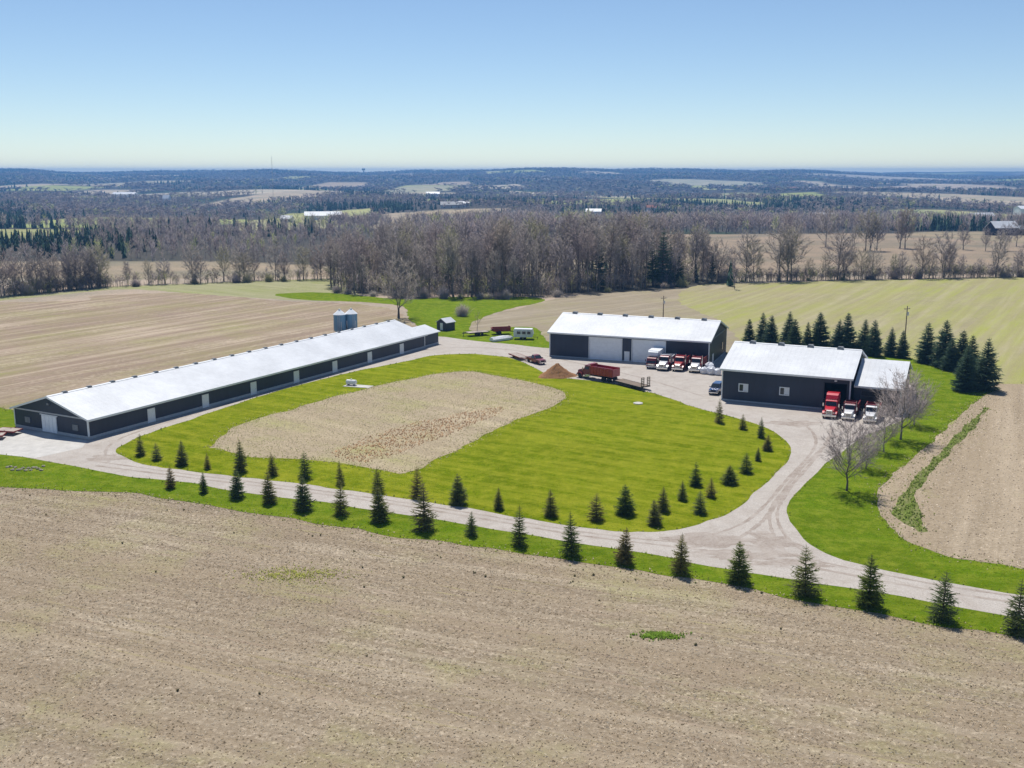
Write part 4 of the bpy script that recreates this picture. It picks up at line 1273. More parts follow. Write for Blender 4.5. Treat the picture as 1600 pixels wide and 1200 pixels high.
# ---------------------------------------------------------------- plants
def spikes(p0, p1, r, rng):
    """slender three-sided twigs, tapering to a point: vertices and faces"""
    p0 = np.asarray(p0, float); p1 = np.asarray(p1, float); r = np.asarray(r, float)
    d = p1 - p0
    d /= np.linalg.norm(d, axis=1)[:, None] + 1e-9
    a = np.cross(d, rng.normal(size=d.shape)); a /= np.linalg.norm(a, axis=1)[:, None] + 1e-9
    b = np.cross(d, a)
    n = len(p0)
    V = np.empty((n, 4, 3))
    for k in range(3):
        t = 2 * math.pi * k / 3
        V[:, k] = p0 + (a * math.cos(t) + b * math.sin(t)) * r[:, None]
    V[:, 3] = p1
    base = (np.arange(n) * 4)[:, None]
    F = np.concatenate([base + np.array([0, 1, 3]), base + np.array([1, 2, 3]), base + np.array([2, 0, 3])])
    return V.reshape(-1, 3), F


def bare_tree(seed, h=18.0, cr=4.5, start=0.25, n1=20, n2=8, n3=14, twig=0.028, rise=1.1, trunks=1, lean=0.02, low=-0.45):
    """tapered trunk, limbs bending up to an egg-shaped crown, branches and twigs that thin out at its surface"""
    rng = np.random.default_rng(seed)
    tb = MB()
    bp0, bp1, br = [], [], []
    for tk in range(trunks):
        ln = rng.normal(0, lean, 2)
        base = np.zeros(3)
        off = np.zeros(2)
        if trunks > 1:
            a = 6.28 * tk / trunks + rng.normal(0, 0.5)
            base = np.array([math.cos(a), math.sin(a), 0]) * 0.012 * h
            off = np.array([math.cos(a), math.sin(a)]) * 0.16
        hh = h * (0.93 if tk == 0 else rng.uniform(0.75, 0.9))
        k = 7
        path = [base + np.array([0, 0, -0.15])]
        for i in range(1, k + 1):
            t = i / k
            path.append(base + np.array([(ln[0] + off[0] * t) * hh * t + rng.normal(0, 0.008) * h, (ln[1] + off[1] * t) * hh * t + rng.normal(0, 0.008) * h, hh * t]))
        path = np.array(path)
        r0 = h * 0.0145 * (0.75 if trunks > 1 else 1)
        rad = r0 * (1 - np.linspace(0, 1, k + 1) * 0.93)
        rad[0] *= 1.35
        for i in range(k): tb.tube(path[i], path[i + 1], rad[i], rad[i + 1], n=6, cap=False)
        zc = h * (start + 1.0) / 2 + 0.04 * h
        rz = h * (1.0 - start) / 2 + 0.02 * h
        m1 = max(6, n1 // trunks)
        for j in range(m1):
            sz = low + (0.97 - low) * (j + rng.random()) / m1
            az = j * 2.39996 + rng.normal(0, 0.25)
            q = math.sqrt(max(0.0, 1 - sz * sz)) * rng.uniform(0.72, 1.08)
            cen = path[5] * np.array([1, 1, 0]) * 0.8
            e = np.array([math.cos(az) * q * cr, math.sin(az) * q * cr, zc + sz * rz * rng.uniform(0.9, 1.05)]) + cen
            hd = np.hypot(e[0] - cen[0], e[1] - cen[1])
            z0 = min(max(start * hh * rng.uniform(0.7, 1.1), e[2] - hd * rise * rng.uniform(0.8, 1.4)), hh * 0.93)
            f = z0 / hh * k; i = min(int(f), k - 1)
            p = path[i] + (path[i + 1] - path[i]) * (f - i)
            t = z0 / hh
            c = p + (e - p) * np.array([0.6, 0.6, 0.32]) + rng.normal(0, 0.03, 3) * h * 0.3
            limb = [(1 - u) ** 2 * p + 2 * u * (1 - u) * c + u * u * e for u in (0, 0.33, 0.67, 1.0)]
            rr = r0 * (1 - t * 0.8) * 0.42
            ll = np.linalg.norm(e - p)
            for s in range(3):
                tb.tube(limb[s], limb[s + 1], rr * (1 - s * 0.3), rr * (0.7 - s * 0.3) + 0.006, n=4, cap=False)
            for b in range(n2):
                s = (0.25 + 0.75 * (b + rng.random()) / n2) * 3
                i2 = min(int(s), 2)
                p2 = limb[i2] + (limb[i2 + 1] - limb[i2]) * (s - i2)
                dd = (limb[i2 + 1] - limb[i2]); dd = dd / (np.linalg.norm(dd) + 1e-9) + rng.normal(0, 0.6, 3) + np.array([0, 0, 0.12]); dd /= np.linalg.norm(dd)
                bl = (0.34 * ll + 0.22 * cr) * rng.uniform(0.5, 1.0)
                bp0.append(p2); bp1.append(p2 + dd * bl); br.append(max(twig * 1.3, rr * 0.28))
    bp0, bp1, br = np.array(bp0), np.array(bp1), np.array(br)
    nb = len(bp0)
    i = np.repeat(np.arange(nb), n3)
    t = rng.uniform(0.1, 1.0, len(i))[:, None]
    d = bp1[i] - bp0[i]; L = np.linalg.norm(d, axis=1)[:, None]
    tp0 = bp0[i] + d * t
    td = d / L + rng.normal(0, 0.6, (len(i), 3)) + np.array([0, 0, 0.15]); td /= np.linalg.norm(td, axis=1)[:, None]
    tp1 = tp0 + td * L * rng.uniform(0.3, 0.7, (len(i), 1))
    V1, F1 = spikes(bp0, bp1, br, rng)
    V2, F2 = spikes(tp0, tp1, np.full(len(i), twig) * rng.uniform(0.7, 1.3, len(i)), rng)
    return tb, np.concatenate([V1, V2]), np.concatenate([F1, F2 + len(V1)])


def bare_proto(seed, bark, twigs, **kw):
    tb, V, F = bare_tree(seed, **kw)
    return (("trunk", tb.mesh("trunk", bark, smooth=True)), ("crown", np_mesh("crown", V, [F], twigs)))


def spruce_proto(seed, needles, width=0.2, whorls=20, per=8, sub=6, low=0.05, dense=1.0, sparse_top=False):
    """height 1, crown half-width `width`"""
    rng = np.random.default_rng(seed)
    tb = MB().tube((0, 0, -0.02), (0, 0, 0.55), 0.018, 0.010, n=7, cap=False).tube((0, 0, 0.55), (0, 0, 0.985), 0.010, 0.002, n=5, cap=False)
    T = []

    def tri(a, b, c): T.append((a, b, c))
    side_bias = rng.random() * 6.28
    for w in range(whorls):
        t = low + (0.97 - low) * (max(0.0, w + rng.uniform(-0.25, 0.25)) / whorls) ** 1.05
        t = min(max(t, low), 0.965)
        n = max(4, int(per * (1 - 0.45 * t)))
        off = rng.random() * 6.28
        wid = width * 1.12 * ((1 - t) ** 0.74) * (0.93 if t > 0.12 else 0.80)
        for b in range(n):
            az = off + 6.283 * (b + rng.uniform(-0.3, 0.3)) / n
            ln = wid * rng.uniform(0.72, 1.18) * (1 + 0.10 * math.cos(az - side_bias)) + 0.012
            el = -0.18 + 0.75 * t + rng.normal(0, 0.12)
            d = np.array([math.cos(az) * math.cos(el), math.sin(az) * math.cos(el), math.sin(el)])
            sidev = np.array([-math.sin(az), math.cos(az), 0.0])
            up = np.cross(d, sidev)
            p = np.array([0, 0, t])
            tip = p + d * ln + np.array([0, 0, ln * 0.14])
            bw = ln * 0.10 * dense
            tri(p - sidev * bw * 0.4, p + sidev * bw * 0.4, tip)
            tri(p + up * bw * 0.6, p - up * bw * 0.6, tip)
            for k in range(sub):
                s = 0.18 + 0.78 * (k + rng.random()) / sub
                q = p + (tip - p) * s
                for sg in (-1, 1):
                    sl = ln * (0.46 * (1 - s) + 0.16) * rng.uniform(0.7, 1.25)
                    e = q + (d * rng.uniform(0.45, 0.9) + sidev * sg * rng.uniform(0.5, 1.0) + np.array([0, 0, rng.normal(-0.12, 0.32)])) * sl
                    wv = (up * rng.uniform(-0.8, 0.8) + d * rng.uniform(0.5, 1.0)) * sl * 0.26 * dense
                    tri(q - wv * 0.5, q + wv * 0.5, e)
    for k in range(5):                                   # leader shoot
        a = 6.283 * k / 5
        tri(np.array([0.004 * math.cos(a), 0.004 * math.sin(a), 0.955]), np.array([0.004 * math.cos(a + 1.3), 0.004 * math.sin(a + 1.3), 0.955]), np.array([0, 0, 1.0]))
    V = np.array(T).reshape(-1, 3)
    F = np.arange(len(V)).reshape(-1, 3)
    return (("trunk", tb.mesh("trunk", M['spruce_bark'], smooth=True)), ("crown", np_mesh("crown", V, [F], needles)))


def plant(name, proto, loc, scale, rz, label, category, group=None):
    root = empty(name, loc, rz, label, category, group)
    root.scale = (scale, scale, scale) if not isinstance(scale, tuple) else scale
    root.rotation_euler = (random.gauss(0, 0.022), random.gauss(0, 0.022), rz)
    for nm, me in proto:
        put(nm, me, root)
    return root


# --- young spruces along the drive -------------------------------------------------
YOUNG = [spruce_proto(300 + i, M['needles'], w, wh, pr, 6, lo, dn) for i, (w, wh, pr, lo, dn) in enumerate(
    [(0.27, 20, 10, 0.03, 1.15), (0.25, 18, 10, 0.04, 1.1), (0.30, 21, 10, 0.03, 1.2), (0.265, 17, 9, 0.05, 1.0), (0.24, 22, 10, 0.03, 1.25), (0.285, 16, 9, 0.04, 1.05), (0.33, 15, 9, 0.03, 0.95), (0.27, 18, 9, 0.06, 1.1), (0.31, 19, 11, 0.03, 1.3)])]
OLD = [spruce_proto(400 + i, M['needles_old'], w, 26, 12, 7, 0.03, 1.35) for i, w in enumerate((0.27, 0.24, 0.29, 0.25))]

FRONT = [(267, 763, 726), (319, 770, 736), (370, 778, 731), (421, 786, 733), (474, 798, 742), (532, 804, 745), (593, 815, 757), (664, 828, 749), (737, 837, 797), (811, 852, 787),
         (893, 868, 797), (976, 880, 823), (1063, 897, 830), (1153, 911, 844), (1258, 930, 850), (1356, 948, 864), (1472, 970, 889), (1588, 990, 904)]
for i, (u, v, vt) in enumerate(FRONT):
    x, y = at(u, v)
    h = top_at(y, vt) * 1.0
    wide = random.uniform(0.95, 1.15)
    plant("young_spruce", YOUNG[(i * 4 + i // 3) % 9], (x, y, 0.02), (h * wide, h * wide, h), random.uniform(0, 6.28),
          "young spruce between drive and near field, %s from the left in its row" % ORD[i], "spruce", "spruces on the field side of the drive")
BACK = [(220, 712, 677), (245, 719, 691), (283, 727, 687), (324, 733, 706), (376, 738, 686), (426, 743, 706), (476, 748, 703), (532, 758, 720), (590, 770, 728), (652, 778, 727), (715, 788, 739),
        (779, 796, 761), (860, 807, 763), (932, 813, 769), (976, 804, 756)]
for i, (u, v, vt) in enumerate(BACK):
    x, y = at(u, v)
    h = top_at(y, vt)
    wide = random.uniform(0.9, 1.2) if u < 700 else random.uniform(1.15, 1.35)
    plant("young_spruce", YOUNG[(i * 5 + 1 + i // 4) % 9], (x, y, 0.03), (h * wide, h * wide, h), random.uniform(0, 6.28),
          "young spruce on the lawn side of the drive, %s from the left there" % ORD[i], "spruce", "spruces on the lawn side of the drive")
CORNER = [(1022, 821, 780), (1036, 799, 759), (1066, 782, 750), (1094, 802, 766), (1111, 777, 745), (1087, 759, 721), (1141, 756, 726), (1166, 739, 706), (1184, 720, 698), (1199, 704, 679), (1189, 684, 651), (1160, 671, 646), (1124, 661, 622)]
CW = ["nearest spruce of the cluster where the lawn meets the fork", "slim spruce just behind the nearest one at the lawn fork", "dark squat spruce left of the tall one in lawn cluster", "spruce nearest the gravel in the lawn corner cluster",
      "small spruce between two bigger ones in lawn corner cluster", "tallest broad spruce at the back of lawn corner cluster", "broad bushy spruce at the right end of lawn corner cluster", "dark spruce on the lawn bend, nearest above the broad bushy one",
      "smallest dark spruce on the lawn bend beside the drive", "dark spruce nearest the outermost bend of the lawn", "slender pale spruce near the tip of lawn bend", "small spruce on the lawn edge opposite the repair shop", "thin tall spruce in front of the shop's left corner"]
for i, (u, v, vt) in enumerate(CORNER):
    x, y = at(u, v)
    h = top_at(y, vt)
    wide = random.uniform(1.15, 1.4) if i not in (10, 12) else 0.85
    if i == 6: wide = 1.75
    plant("young_spruce", YOUNG[(i * 7 + 2) % 9], (x, y, 0.035), (h * wide, h * wide, h), random.uniform(0, 6.28), CW[i], "spruce", "spruces at the lawn corner")

# --- tall blue spruces behind the repair shop --------------------------------------
TALL = [(1169, 545, 497), (1192, 543, 487), (1204, 547, 491), (1231, 546, 485), (1240, 550, 497), (1261, 549, 502), (1280, 550, 486), (1307, 550, 497), (1322, 551, 487), (1349, 553, 497), (1365, 556, 498), (1391, 557, 510), (1409, 559, 515),
        (1446, 567, 502), (1474, 573, 498), (1486, 579, 527), (1502, 578, 514), (1516, 588, 522), (1506, 611, 539), (1537, 610, 527)]
for i, (u, v, vt) in enumerate(TALL):
    x, y = at(u, v)
    h = top_at(y, vt)
    wide = random.uniform(0.95, 1.2) if i < 13 else random.uniform(1.1, 1.3)
    if i < 13: lab, gr = "tall dark spruce, %s from the left in the row behind the shop roof" % ORD[i], "spruces behind the repair shop"
    else: lab, gr = ["spruce at left end of the clump by the right field", "tall slim spruce second from left in the right clump", "short spruce half hidden in the right spruce clump", "spruce in the middle back of the right spruce clump",
                     "thin spruce showing between two big ones in right clump", "broad dark spruce at the near end of the right clump", "rightmost tall spruce at the edge of the right field"][i - 13], "spruces by the right field"
    plant("blue_spruce", OLD[i % 4], (x, y, 0.02), (h * wide, h * wide, h), random.uniform(0, 6.28), lab, "spruce", gr)

# --- bare yard trees ----------------------------------------------------------------
YARD = [bare_proto(500 + i, M['bark'], M['twig_near'], h=9.5, cr=3.3, start=0.24, n1=30, n2=9, n3=16, twig=0.016, rise=1.3) for i in range(2)]
for u, v, vt, k, lab in [(1323, 767, 662, 0, "large rounded bare tree on the lawn right of the drive"), (1407, 687, 588, 1, "tall bare tree beside the parked trucks and repair shop wing"),
                         (1381, 706, 640, 1, "thin bare tree between the two larger bare lawn trees"), (1353, 733, 672, 0, "small hazy bare tree right behind the large rounded one"),
                         (1428, 664, 600, 0, "bare tree behind the shop wing nearest the field")]:
    x, y = at(u, v)
    h = top_at(y, vt)
    plant("bare_tree", YARD[k], (x, y, 0.02), h / 9.5, random.uniform(0, 6.28), lab, "tree", "bare trees on the right lawn")
BIG = bare_proto(520, M['bark'], M['twig'], h=17, cr=5.0, start=0.2, n1=26, n2=8, n3=14, twig=0.03, trunks=2)
x, y = at(623, 497)
plant("bare_tree", BIG, (x, y, 0), 0.95, 0.6, "big bare forked tree behind the far end of the long barn", "tree")
SAPLING = bare_proto(521, M['bark'], M['budding'], h=7, cr=1.2, start=0.3, n1=12, n2=5, n3=6, twig=0.016)
x, y = at(746, 523)
plant("sapling", SAPLING, (x, y, 0), 0.85, 0.6, "slender bare sapling rising by the flat hay wagon", "tree")


def shrub_proto(seed, mat, n=260, twig=0.022):
    rng = np.random.default_rng(seed)
    p0 = rng.normal(0, 0.25, (n, 3)) * np.array([1, 1, 0]); 
    az = rng.uniform(0, 6.28, n); el = rng.uniform(0.25, 1.45, n)
    d = np.stack([np.cos(az) * np.cos(el), np.sin(az) * np.cos(el), np.sin(el)], 1)
    r = rng.uniform(0.55, 1.0, n)[:, None]
    p1 = p0 + d * r * np.array([1.5, 1.5, 1.75])
    q0 = p0 + (p1 - p0) * rng.uniform(0.3, 0.9, (n, 1))
    q1 = q0 + (d + rng.normal(0, 0.6, d.shape)) * 0.45
    V1, F1 = spikes(p0, p1, np.full(n, twig), rng)
    i = np.tile(np.arange(n), 3)
    j = rng.uniform(0.3, 0.95, (len(i), 1))
    q0 = p0[i] + (p1[i] - p0[i]) * j
    q1 = q0 + (d[i] + rng.normal(0, 0.7, (len(i), 3))) * 0.42
    V2, F2 = spikes(q0, q1, np.full(len(i), twig * 0.7), rng)
    return np_mesh("shrub", np.concatenate([V1, V2]), [np.concatenate([F1, F2 + len(V1)])], mat)


SHRUB = [shrub_proto(600, M['twig']), shrub_proto(601, M['twig']), shrub_proto(602, M['budding'])]
x, y = at(722, 494)
o = put("shrub", SHRUB[0], None, (x, y, 0)); o.scale = (1.9, 1.9, 2.1)
tag(o, "round purplish bare shrub on the grass behind the tiny shed", "shrub")

# --- the wood behind the sheds and the two hedgerows, tree by tree ------------------
WOOD = [bare_proto(700 + i, M['bark'], M['twig'], h=20, cr=c, start=s, n1=24, n2=7, n3=12, twig=0.040, rise=rs) for i, (c, s, rs) in enumerate(
    [(3.1, 0.30, 1.5), (2.6, 0.40, 1.8), (3.6, 0.24, 1.3), (2.9, 0.45, 1.6), (3.3, 0.2, 1.4)])]
HEDGE = [bare_proto(720 + i, M['bark'], M['twig'], h=16, cr=c, start=s, n1=26, n2=8, n3=12, twig=0.036, rise=rs, trunks=tk) for i, (c, s, rs, tk) in enumerate(
    [(4.4, 0.2, 1.0, 1), (3.9, 0.18, 1.2, 2), (4.9, 0.16, 0.9, 1), (3.4, 0.14, 1.4, 2), (3.0, 0.1, 1.6, 1)])]
PINE = [spruce_proto(760, M['pine'], 0.2, 20, 9, 6, 0.15, 1.3), spruce_proto(761, M['needles_old'], 0.2, 22, 10, 6, 0.06, 1.3)]


def pts_min_dist(rng, n, fn, dmin):
    out = []
    tries = 0
    while len(out) < n and tries < n * 60:
        tries += 1
        p = fn(rng)
        if all((p[0] - q[0]) ** 2 + (p[1] - q[1]) ** 2 > dmin * dmin for q in out): out.append(p)
    return out


rng = np.random.default_rng(77)


def wood_front(u):
    """survey row of the wood's near edge"""
    return np.interp(u, [515, 560, 620, 700, 780, 830, 860, 900, 1000, 1060, 1105], [455, 460, 464, 465, 466, 466, 464, 458, 452, 447, 441])


def wood_pt(r):
    u = r.uniform(515, 1105)
    x, y = at(u, wood_front(u) - 1)
    back = r.random() ** 1.3 * 62
    return (x + back * (u - 800) / F_PX, y + back)


wood_pts = sorted(pts_min_dist(rng, 205, wood_pt, 3.3), key=lambda p: p[1])
for i, (x, y) in enumerate(wood_pts):
    k = int(rng.integers(0, 5))
    hgt = rng.uniform(12, 23.5)
    hgt *= np.interp(x, [-60, -40, 20, 50, 75], [0.75, 0.95, 1.05, 1.0, 0.85])
    plant("wood_tree", WOOD[k], (x, y, float(height(x, y))), (hgt / 20 * rng.uniform(0.9, 1.15), hgt / 20 * rng.uniform(0.9, 1.15), hgt / 20), rng.uniform(0, 6.28),
          "bare grey tree in the dense wood behind the machine shed", "tree", "bare trees of the wood behind the sheds")
left_pts = []
for u in [4, 22, 38, 58, 70, 90, 104, 118, 131, 146, 160, 198, 236, 262, 300, 316, 345, 372, 384, 402, 430, 446, 470, 492, 506]:
    left_pts.append(u + rng.uniform(-5, 5))
for u in [12, 47, 83, 112, 139, 155]: left_pts.append(u + rng.uniform(-5, 5))
for i, u in enumerate(sorted(left_pts)):
    v = np.interp(u, [0, 160, 300, 520], [464, 449, 443, 436]) - rng.uniform(0, 3)
    x, y = at(u, v)
    hgt = rng.uniform(9, 15) if u < 170 or u > 290 else rng.uniform(5, 10)
    plant("hedgerow_tree", HEDGE[int(rng.integers(0, 5))], (x, y, 0), hgt / 16, rng.uniform(0, 6.28), "bare tree in the left field's far hedgerow, %s from the left" % ORD[i], "tree", "hedgerow trees on the left")
for i, (u, hgt) in enumerate([(1112, 13), (1122, 15), (1140, 12), (1165, 17), (1178, 15), (1218, 20), (1230, 18), (1236, 19), (1262, 8), (1290, 9), (1308, 18), (1318, 14), (1345, 11), (1362, 12), (1395, 9), (1408, 10), (1440, 15), (1452, 9), (1474, 17), (1482, 13), (1500, 8), (1530, 7), (1556, 17), (1590, 9), (1604, 12)]):
    v = np.interp(u, [1100, 1350, 1600], [441, 436, 432])
    x, y = at(u, v)
    plant("hedgerow_tree", HEDGE[int(rng.integers(0, 5))], (x, y, 0), hgt / 16, rng.uniform(0, 6.28), "bare tree in the hedgerow beyond the right field, %s from the left" % ORD[i], "tree", "hedgerow trees on the right")
for i, (u, v, hgt) in enumerate(sorted([(1230, 381, 16), (1290, 386, 20), (1352, 392, 20), (1360, 392, 18), (1370, 392, 16), (1406, 388, 20), (1414, 388, 20), (1245, 384, 14), (1505, 390, 13), (1540, 392, 11), (1570, 392, 13), (1335, 380, 9), (1588, 385, 14)])):
    x, y = at(u, v)
    plant("field_tree", HEDGE[int(rng.integers(0, 5))], (x, y, float(height(x, y))), hgt / 16, rng.uniform(0, 6.28), "bare tree in the fields behind the right hedgerow, %s from the left" % ORD[i], "tree", "trees in the farther right fields")
# undergrowth along the wood's edge and hedges
for lo, hi, cnt, row, lab, gr in [(520, 1105, 20, lambda u: wood_front(u) + 1.5, "low bare shrub at the wood's near edge, %s from the left", "shrubs along the wood"),
                                  (0, 520, 12, lambda u: np.interp(u, [0, 160, 300, 520], [465, 450, 444, 437]), "low bare shrub in the left hedgerow, %s from the left", "shrubs in the left hedgerow"),
                                  (1105, 1600, 14, lambda u: np.interp(u, [1100, 1350, 1600], [442, 437, 433]), "low bare shrub in the right hedgerow, %s from the left", "shrubs in the right hedgerow")]:
    for i, u in enumerate(sorted(rng.uniform(lo, hi, cnt))):
        x, y = at(u, row(u))
        o = put("shrub", SHRUB[int(rng.integers(0, 3))], None, (x, y, 0)); s = rng.uniform(0.8, 2.0); o.scale = (s * rng.uniform(0.8, 1.3), s, s * rng.uniform(0.8, 1.3))
        o.rotation_euler = (0, 0, rng.uniform(0, 6))
        tag(o, lab % ORD[i], "shrub", gr)
for u, v, hgt, k, lab in [(625, 452, 22, 0, "yellow-green pine standing at the left front of the wood"), (1034, 446, 21, 1, "tall dark pine at the right end of the wood"), (1048, 445, 15, 1, "shorter dark pine right beside the tall one in wood"),
                          (1060, 446, 12, 0, "small green pine at the right end of the wood"), (1020, 447, 17, 0, "green pine just left of the tall dark pine"), (566, 447, 12, 1, "dark pine near the left end of the wood"), (702, 456, 15, 1, "dark pine among the bare trees behind the round shrub"), (806, 455, 14, 0, "green pine in the middle of the bare wood"), (934, 449, 18, 1, "dark pine rising from the wood above the machine shed"), (1112, 441, 11, 0, "green pine at the left start of the right hedgerow")]:
    x, y = at(u, v)
    plant("pine_tree", PINE[k], (x, y, 0), (hgt * 1.05, hgt * 1.05, hgt), rng.uniform(0, 6), lab, "pine")

# --- far woods: nobody could count them ---------------------------------------------
def cone_template(rng, n=14):
    p0 = np.zeros((n, 3)); p1 = np.zeros((n, 3))
    z = rng.uniform(0.05, 0.8, n)
    az = rng.uniform(0, 6.28, n)
    w = 0.24 * (1 - z) * rng.uniform(0.7, 1.1, n)
    p0[:, 2] = z + 0.12
    p1 = np.stack([np.cos(az) * w, np.sin(az) * w, z - 0.03], 1)
    V, F = spikes(p0, p1, 0.5 * w + 0.01, rng)
    V2, F2 = spikes(np.array([[0, 0, 0.02]]), np.array([[0, 0, 1.0]]), np.array([0.16]), rng)
    return np.concatenate([V, V2]), np.concatenate([F, F2 + len(V)])


def bare_template(rng, n=36, tw=0.011, cr=0.22):
    z0 = rng.uniform(0.22, 0.8, n)
    az = rng.uniform(0, 6.28, n)
    ln = rng.uniform(0.5, 1.0, n) * cr
    p0 = np.stack([np.cos(az) * ln * 0.15, np.sin(az) * ln * 0.15, z0], 1)
    p1 = p0 + np.stack([np.cos(az) * ln, np.sin(az) * ln, rng.uniform(0.08, 0.3, n)], 1)
    m = n
    i = rng.integers(0, n, m)
    q0 = p0[i] + (p1[i] - p0[i]) * rng.uniform(0.3, 0.9, (m, 1))
    q1 = q0 + rng.normal(0, 0.07, (m, 3)) + np.array([0, 0, 0.09])
    V1, F1 = spikes(p0, p1, np.full(n, tw), rng)
    V2, F2 = spikes(q0, q1, np.full(m, tw * 0.8), rng)
    V3, F3 = spikes(np.array([[0, 0, 0.0]]), np.array([[0, 0, 0.95]]), np.array([0.016]), rng)
    return np.concatenate([V1, V2, V3]), np.concatenate([F1, F2 + len(V1), F3 + len(V1) + len(V2)])


def scatter_mesh(templates, P, S, tints, rng):
    """many plants joined: P positions, S (n,2) widths and heights"""
    Vs, Fs, Cs, base = [], [], [], 0
    k = rng.integers(0, len(templates), len(P))
    for t, (V, F) in enumerate(templates):
        sel = np.where(k == t)[0]
        if not len(sel): continue
        a = rng.uniform(0, 6.28, len(sel))
        ca, sa = np.cos(a)[:, None], np.sin(a)[:, None]
        X = V[None, :, 0] * ca - V[None, :, 1] * sa
        Y = V[None, :, 0] * sa + V[None, :, 1] * ca
        W = S[sel, 0][:, None]; H = S[sel, 1][:, None]
        VV = np.stack([X * W + P[sel, 0][:, None], Y * W + P[sel, 1][:, None], V[None, :, 2] * H + P[sel, 2][:, None]], 2)
        FF = F[None] + (np.arange(len(sel)) * len(V))[:, None, None] + base
        Vs.append(VV.reshape(-1, 3)); Fs.append(FF.reshape(-1, F.shape[1])); Cs.append(np.repeat(tints[sel], len(V), 0))
        base += len(sel) * len(V)
    return np.concatenate(Vs), np.concatenate(Fs), np.concatenate(Cs)


def far_wood():
    rng = np.random.default_rng(5)
    bands = [(345, 1000, 70.0, [bare_template(rng, 22, 0.014) for _ in range(5)], [cone_template(rng, 16) for _ in range(3)], 1.0),
             (1000, 2400, 168.0, [bare_template(rng, 9, 0.034, 0.34) for _ in range(5)], [cone_template(rng, 8) for _ in range(3)], 1.4),
             (2400, 6900, 930.0, [bare_template(rng, 5, 0.11, 0.6) for _ in range(4)], [cone_template(rng, 6) for _ in range(3)], 2.3)]
    for y0, y1, area, bt, ct, wk in bands:
        half = 0.60
        n = int(half * (y1 ** 2 - y0 ** 2) / area)
        y = np.sqrt(rng.uniform(y0 ** 2, y1 ** 2, n))
        x = rng.uniform(-half, half, n) * y
        keep = (clear_index(x, y) < 0) & (y > wood_edge(x) + 8)
        # the wood behind the machine shed is built tree by tree near its front
        keep &= ~((x > -62) & (x < 75) & (y < 372))
        thin = wob(x, y, 130, 2.2) + 0.5 * wob(x, y, 47, 0.3)
        keep &= (thin > -1.35) | (rng.random(n) < 0.35)
        x, y = x[keep], y[keep]
        n = len(x)
        z = height(x, y)
        con = (0.9 * np.exp(-((x + 205) / 60) ** 2 - ((y - 520) / 70) ** 2) + wob(x, y, 95, 4.0) + 0.6 * wob(x, y, 300, 1.0) + rng.normal(0, 0.35, n)) > (0.75 if y0 < 900 else 0.45)
        pal = np.array([(0.24, 0.20, 0.195), (0.31, 0.26, 0.24), (0.37, 0.315, 0.27), (0.29, 0.255, 0.265), (0.32, 0.25, 0.23)])
        tint = pal[rng.integers(0, 5, n)] * rng.uniform(0.8, 1.2, (n, 1))
        bud = (wob(x, y, 38, 3.1) + rng.normal(0, 0.5, n)) > 1.15
        tint[bud] = np.array((0.42, 0.44, 0.18)) * rng.uniform(0.8, 1.15, (bud.sum(), 1))
        tint[con] = np.array((0.04, 0.075, 0.05)) * rng.uniform(0.7, 1.4, (con.sum(), 1))
        h = rng.uniform(*((9, 16) if y0 < 900 else (7, 13)), n) * np.where(con, 0.9, 1.0) * (1 + 0.12 * wob(x, y, 160, 0.9)) * np.where((x < -60) & (y < 800), 0.6, 1.0)
        P = np.column_stack([x, y, z]); S = np.column_stack([h * wk, h])
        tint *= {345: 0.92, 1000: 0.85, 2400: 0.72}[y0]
        for nm, sel, tp in (("far_bare_wood", ~con, bt), ("far_conifer_wood", con, ct)):
            V, F, C = scatter_mesh(tp, P[sel], S[sel], tint[sel], rng)
            me = np_mesh(nm, V, [F], M['far_plants'])
            col_attr(me, C)
            tag(put(nm, me), "far-off woodland running back to the hills" if not nm.startswith("far_con") else "far-off dark conifer woodland among the bare woods", "woodland", kind="stuff")


far_wood()


def undergrowth():
    """saplings and brush between the trunks of the wood and of the denser hedgerows"""
    rng = np.random.default_rng(15)
    pts = [wood_pt(rng) for _ in range(1500)]
    for _ in range(800):
        u = rng.uniform(0, 165) if rng.random() < 0.7 else rng.uniform(165, 520)
        x, y = at(u, np.interp(u, [0, 160, 300, 520], [465, 450, 444, 437]))
        pts.append((x, y + rng.uniform(0, 7)))
    for _ in range(900):
        u = rng.uniform(1105, 1605)
        x, y = at(u, np.interp(u, [1100, 1350, 1600], [442, 437, 433]))
        pts.append((x, y + rng.uniform(-1, 3)))
    P = np.array(pts)
    n = len(P)
    P = np.column_stack([P, height(P[:, 0], P[:, 1])])
    h = rng.uniform(2.0, 8.0, n); h[1500:] = rng.uniform(1.5, 6.0, n - 1500)
    pal = np.array([(0.22, 0.18, 0.165), (0.30, 0.25, 0.215), (0.36, 0.31, 0.25), (0.27, 0.235, 0.235), (0.33, 0.32, 0.15)])
    V, F, C = scatter_mesh([bare_template(rng, 11, 0.015, 0.35) for _ in range(5)], P, np.column_stack([h, h]), pal[rng.integers(0, 5, n)] * rng.uniform(0.8, 1.15, (n, 1)), rng)
    me = np_mesh("undergrowth", V, [F], M['far_plants'])
    col_attr(me, C)
    tag(put("undergrowth", me), "bare brush and saplings under the trees of wood and hedgerows", "undergrowth", kind="stuff")


undergrowth()

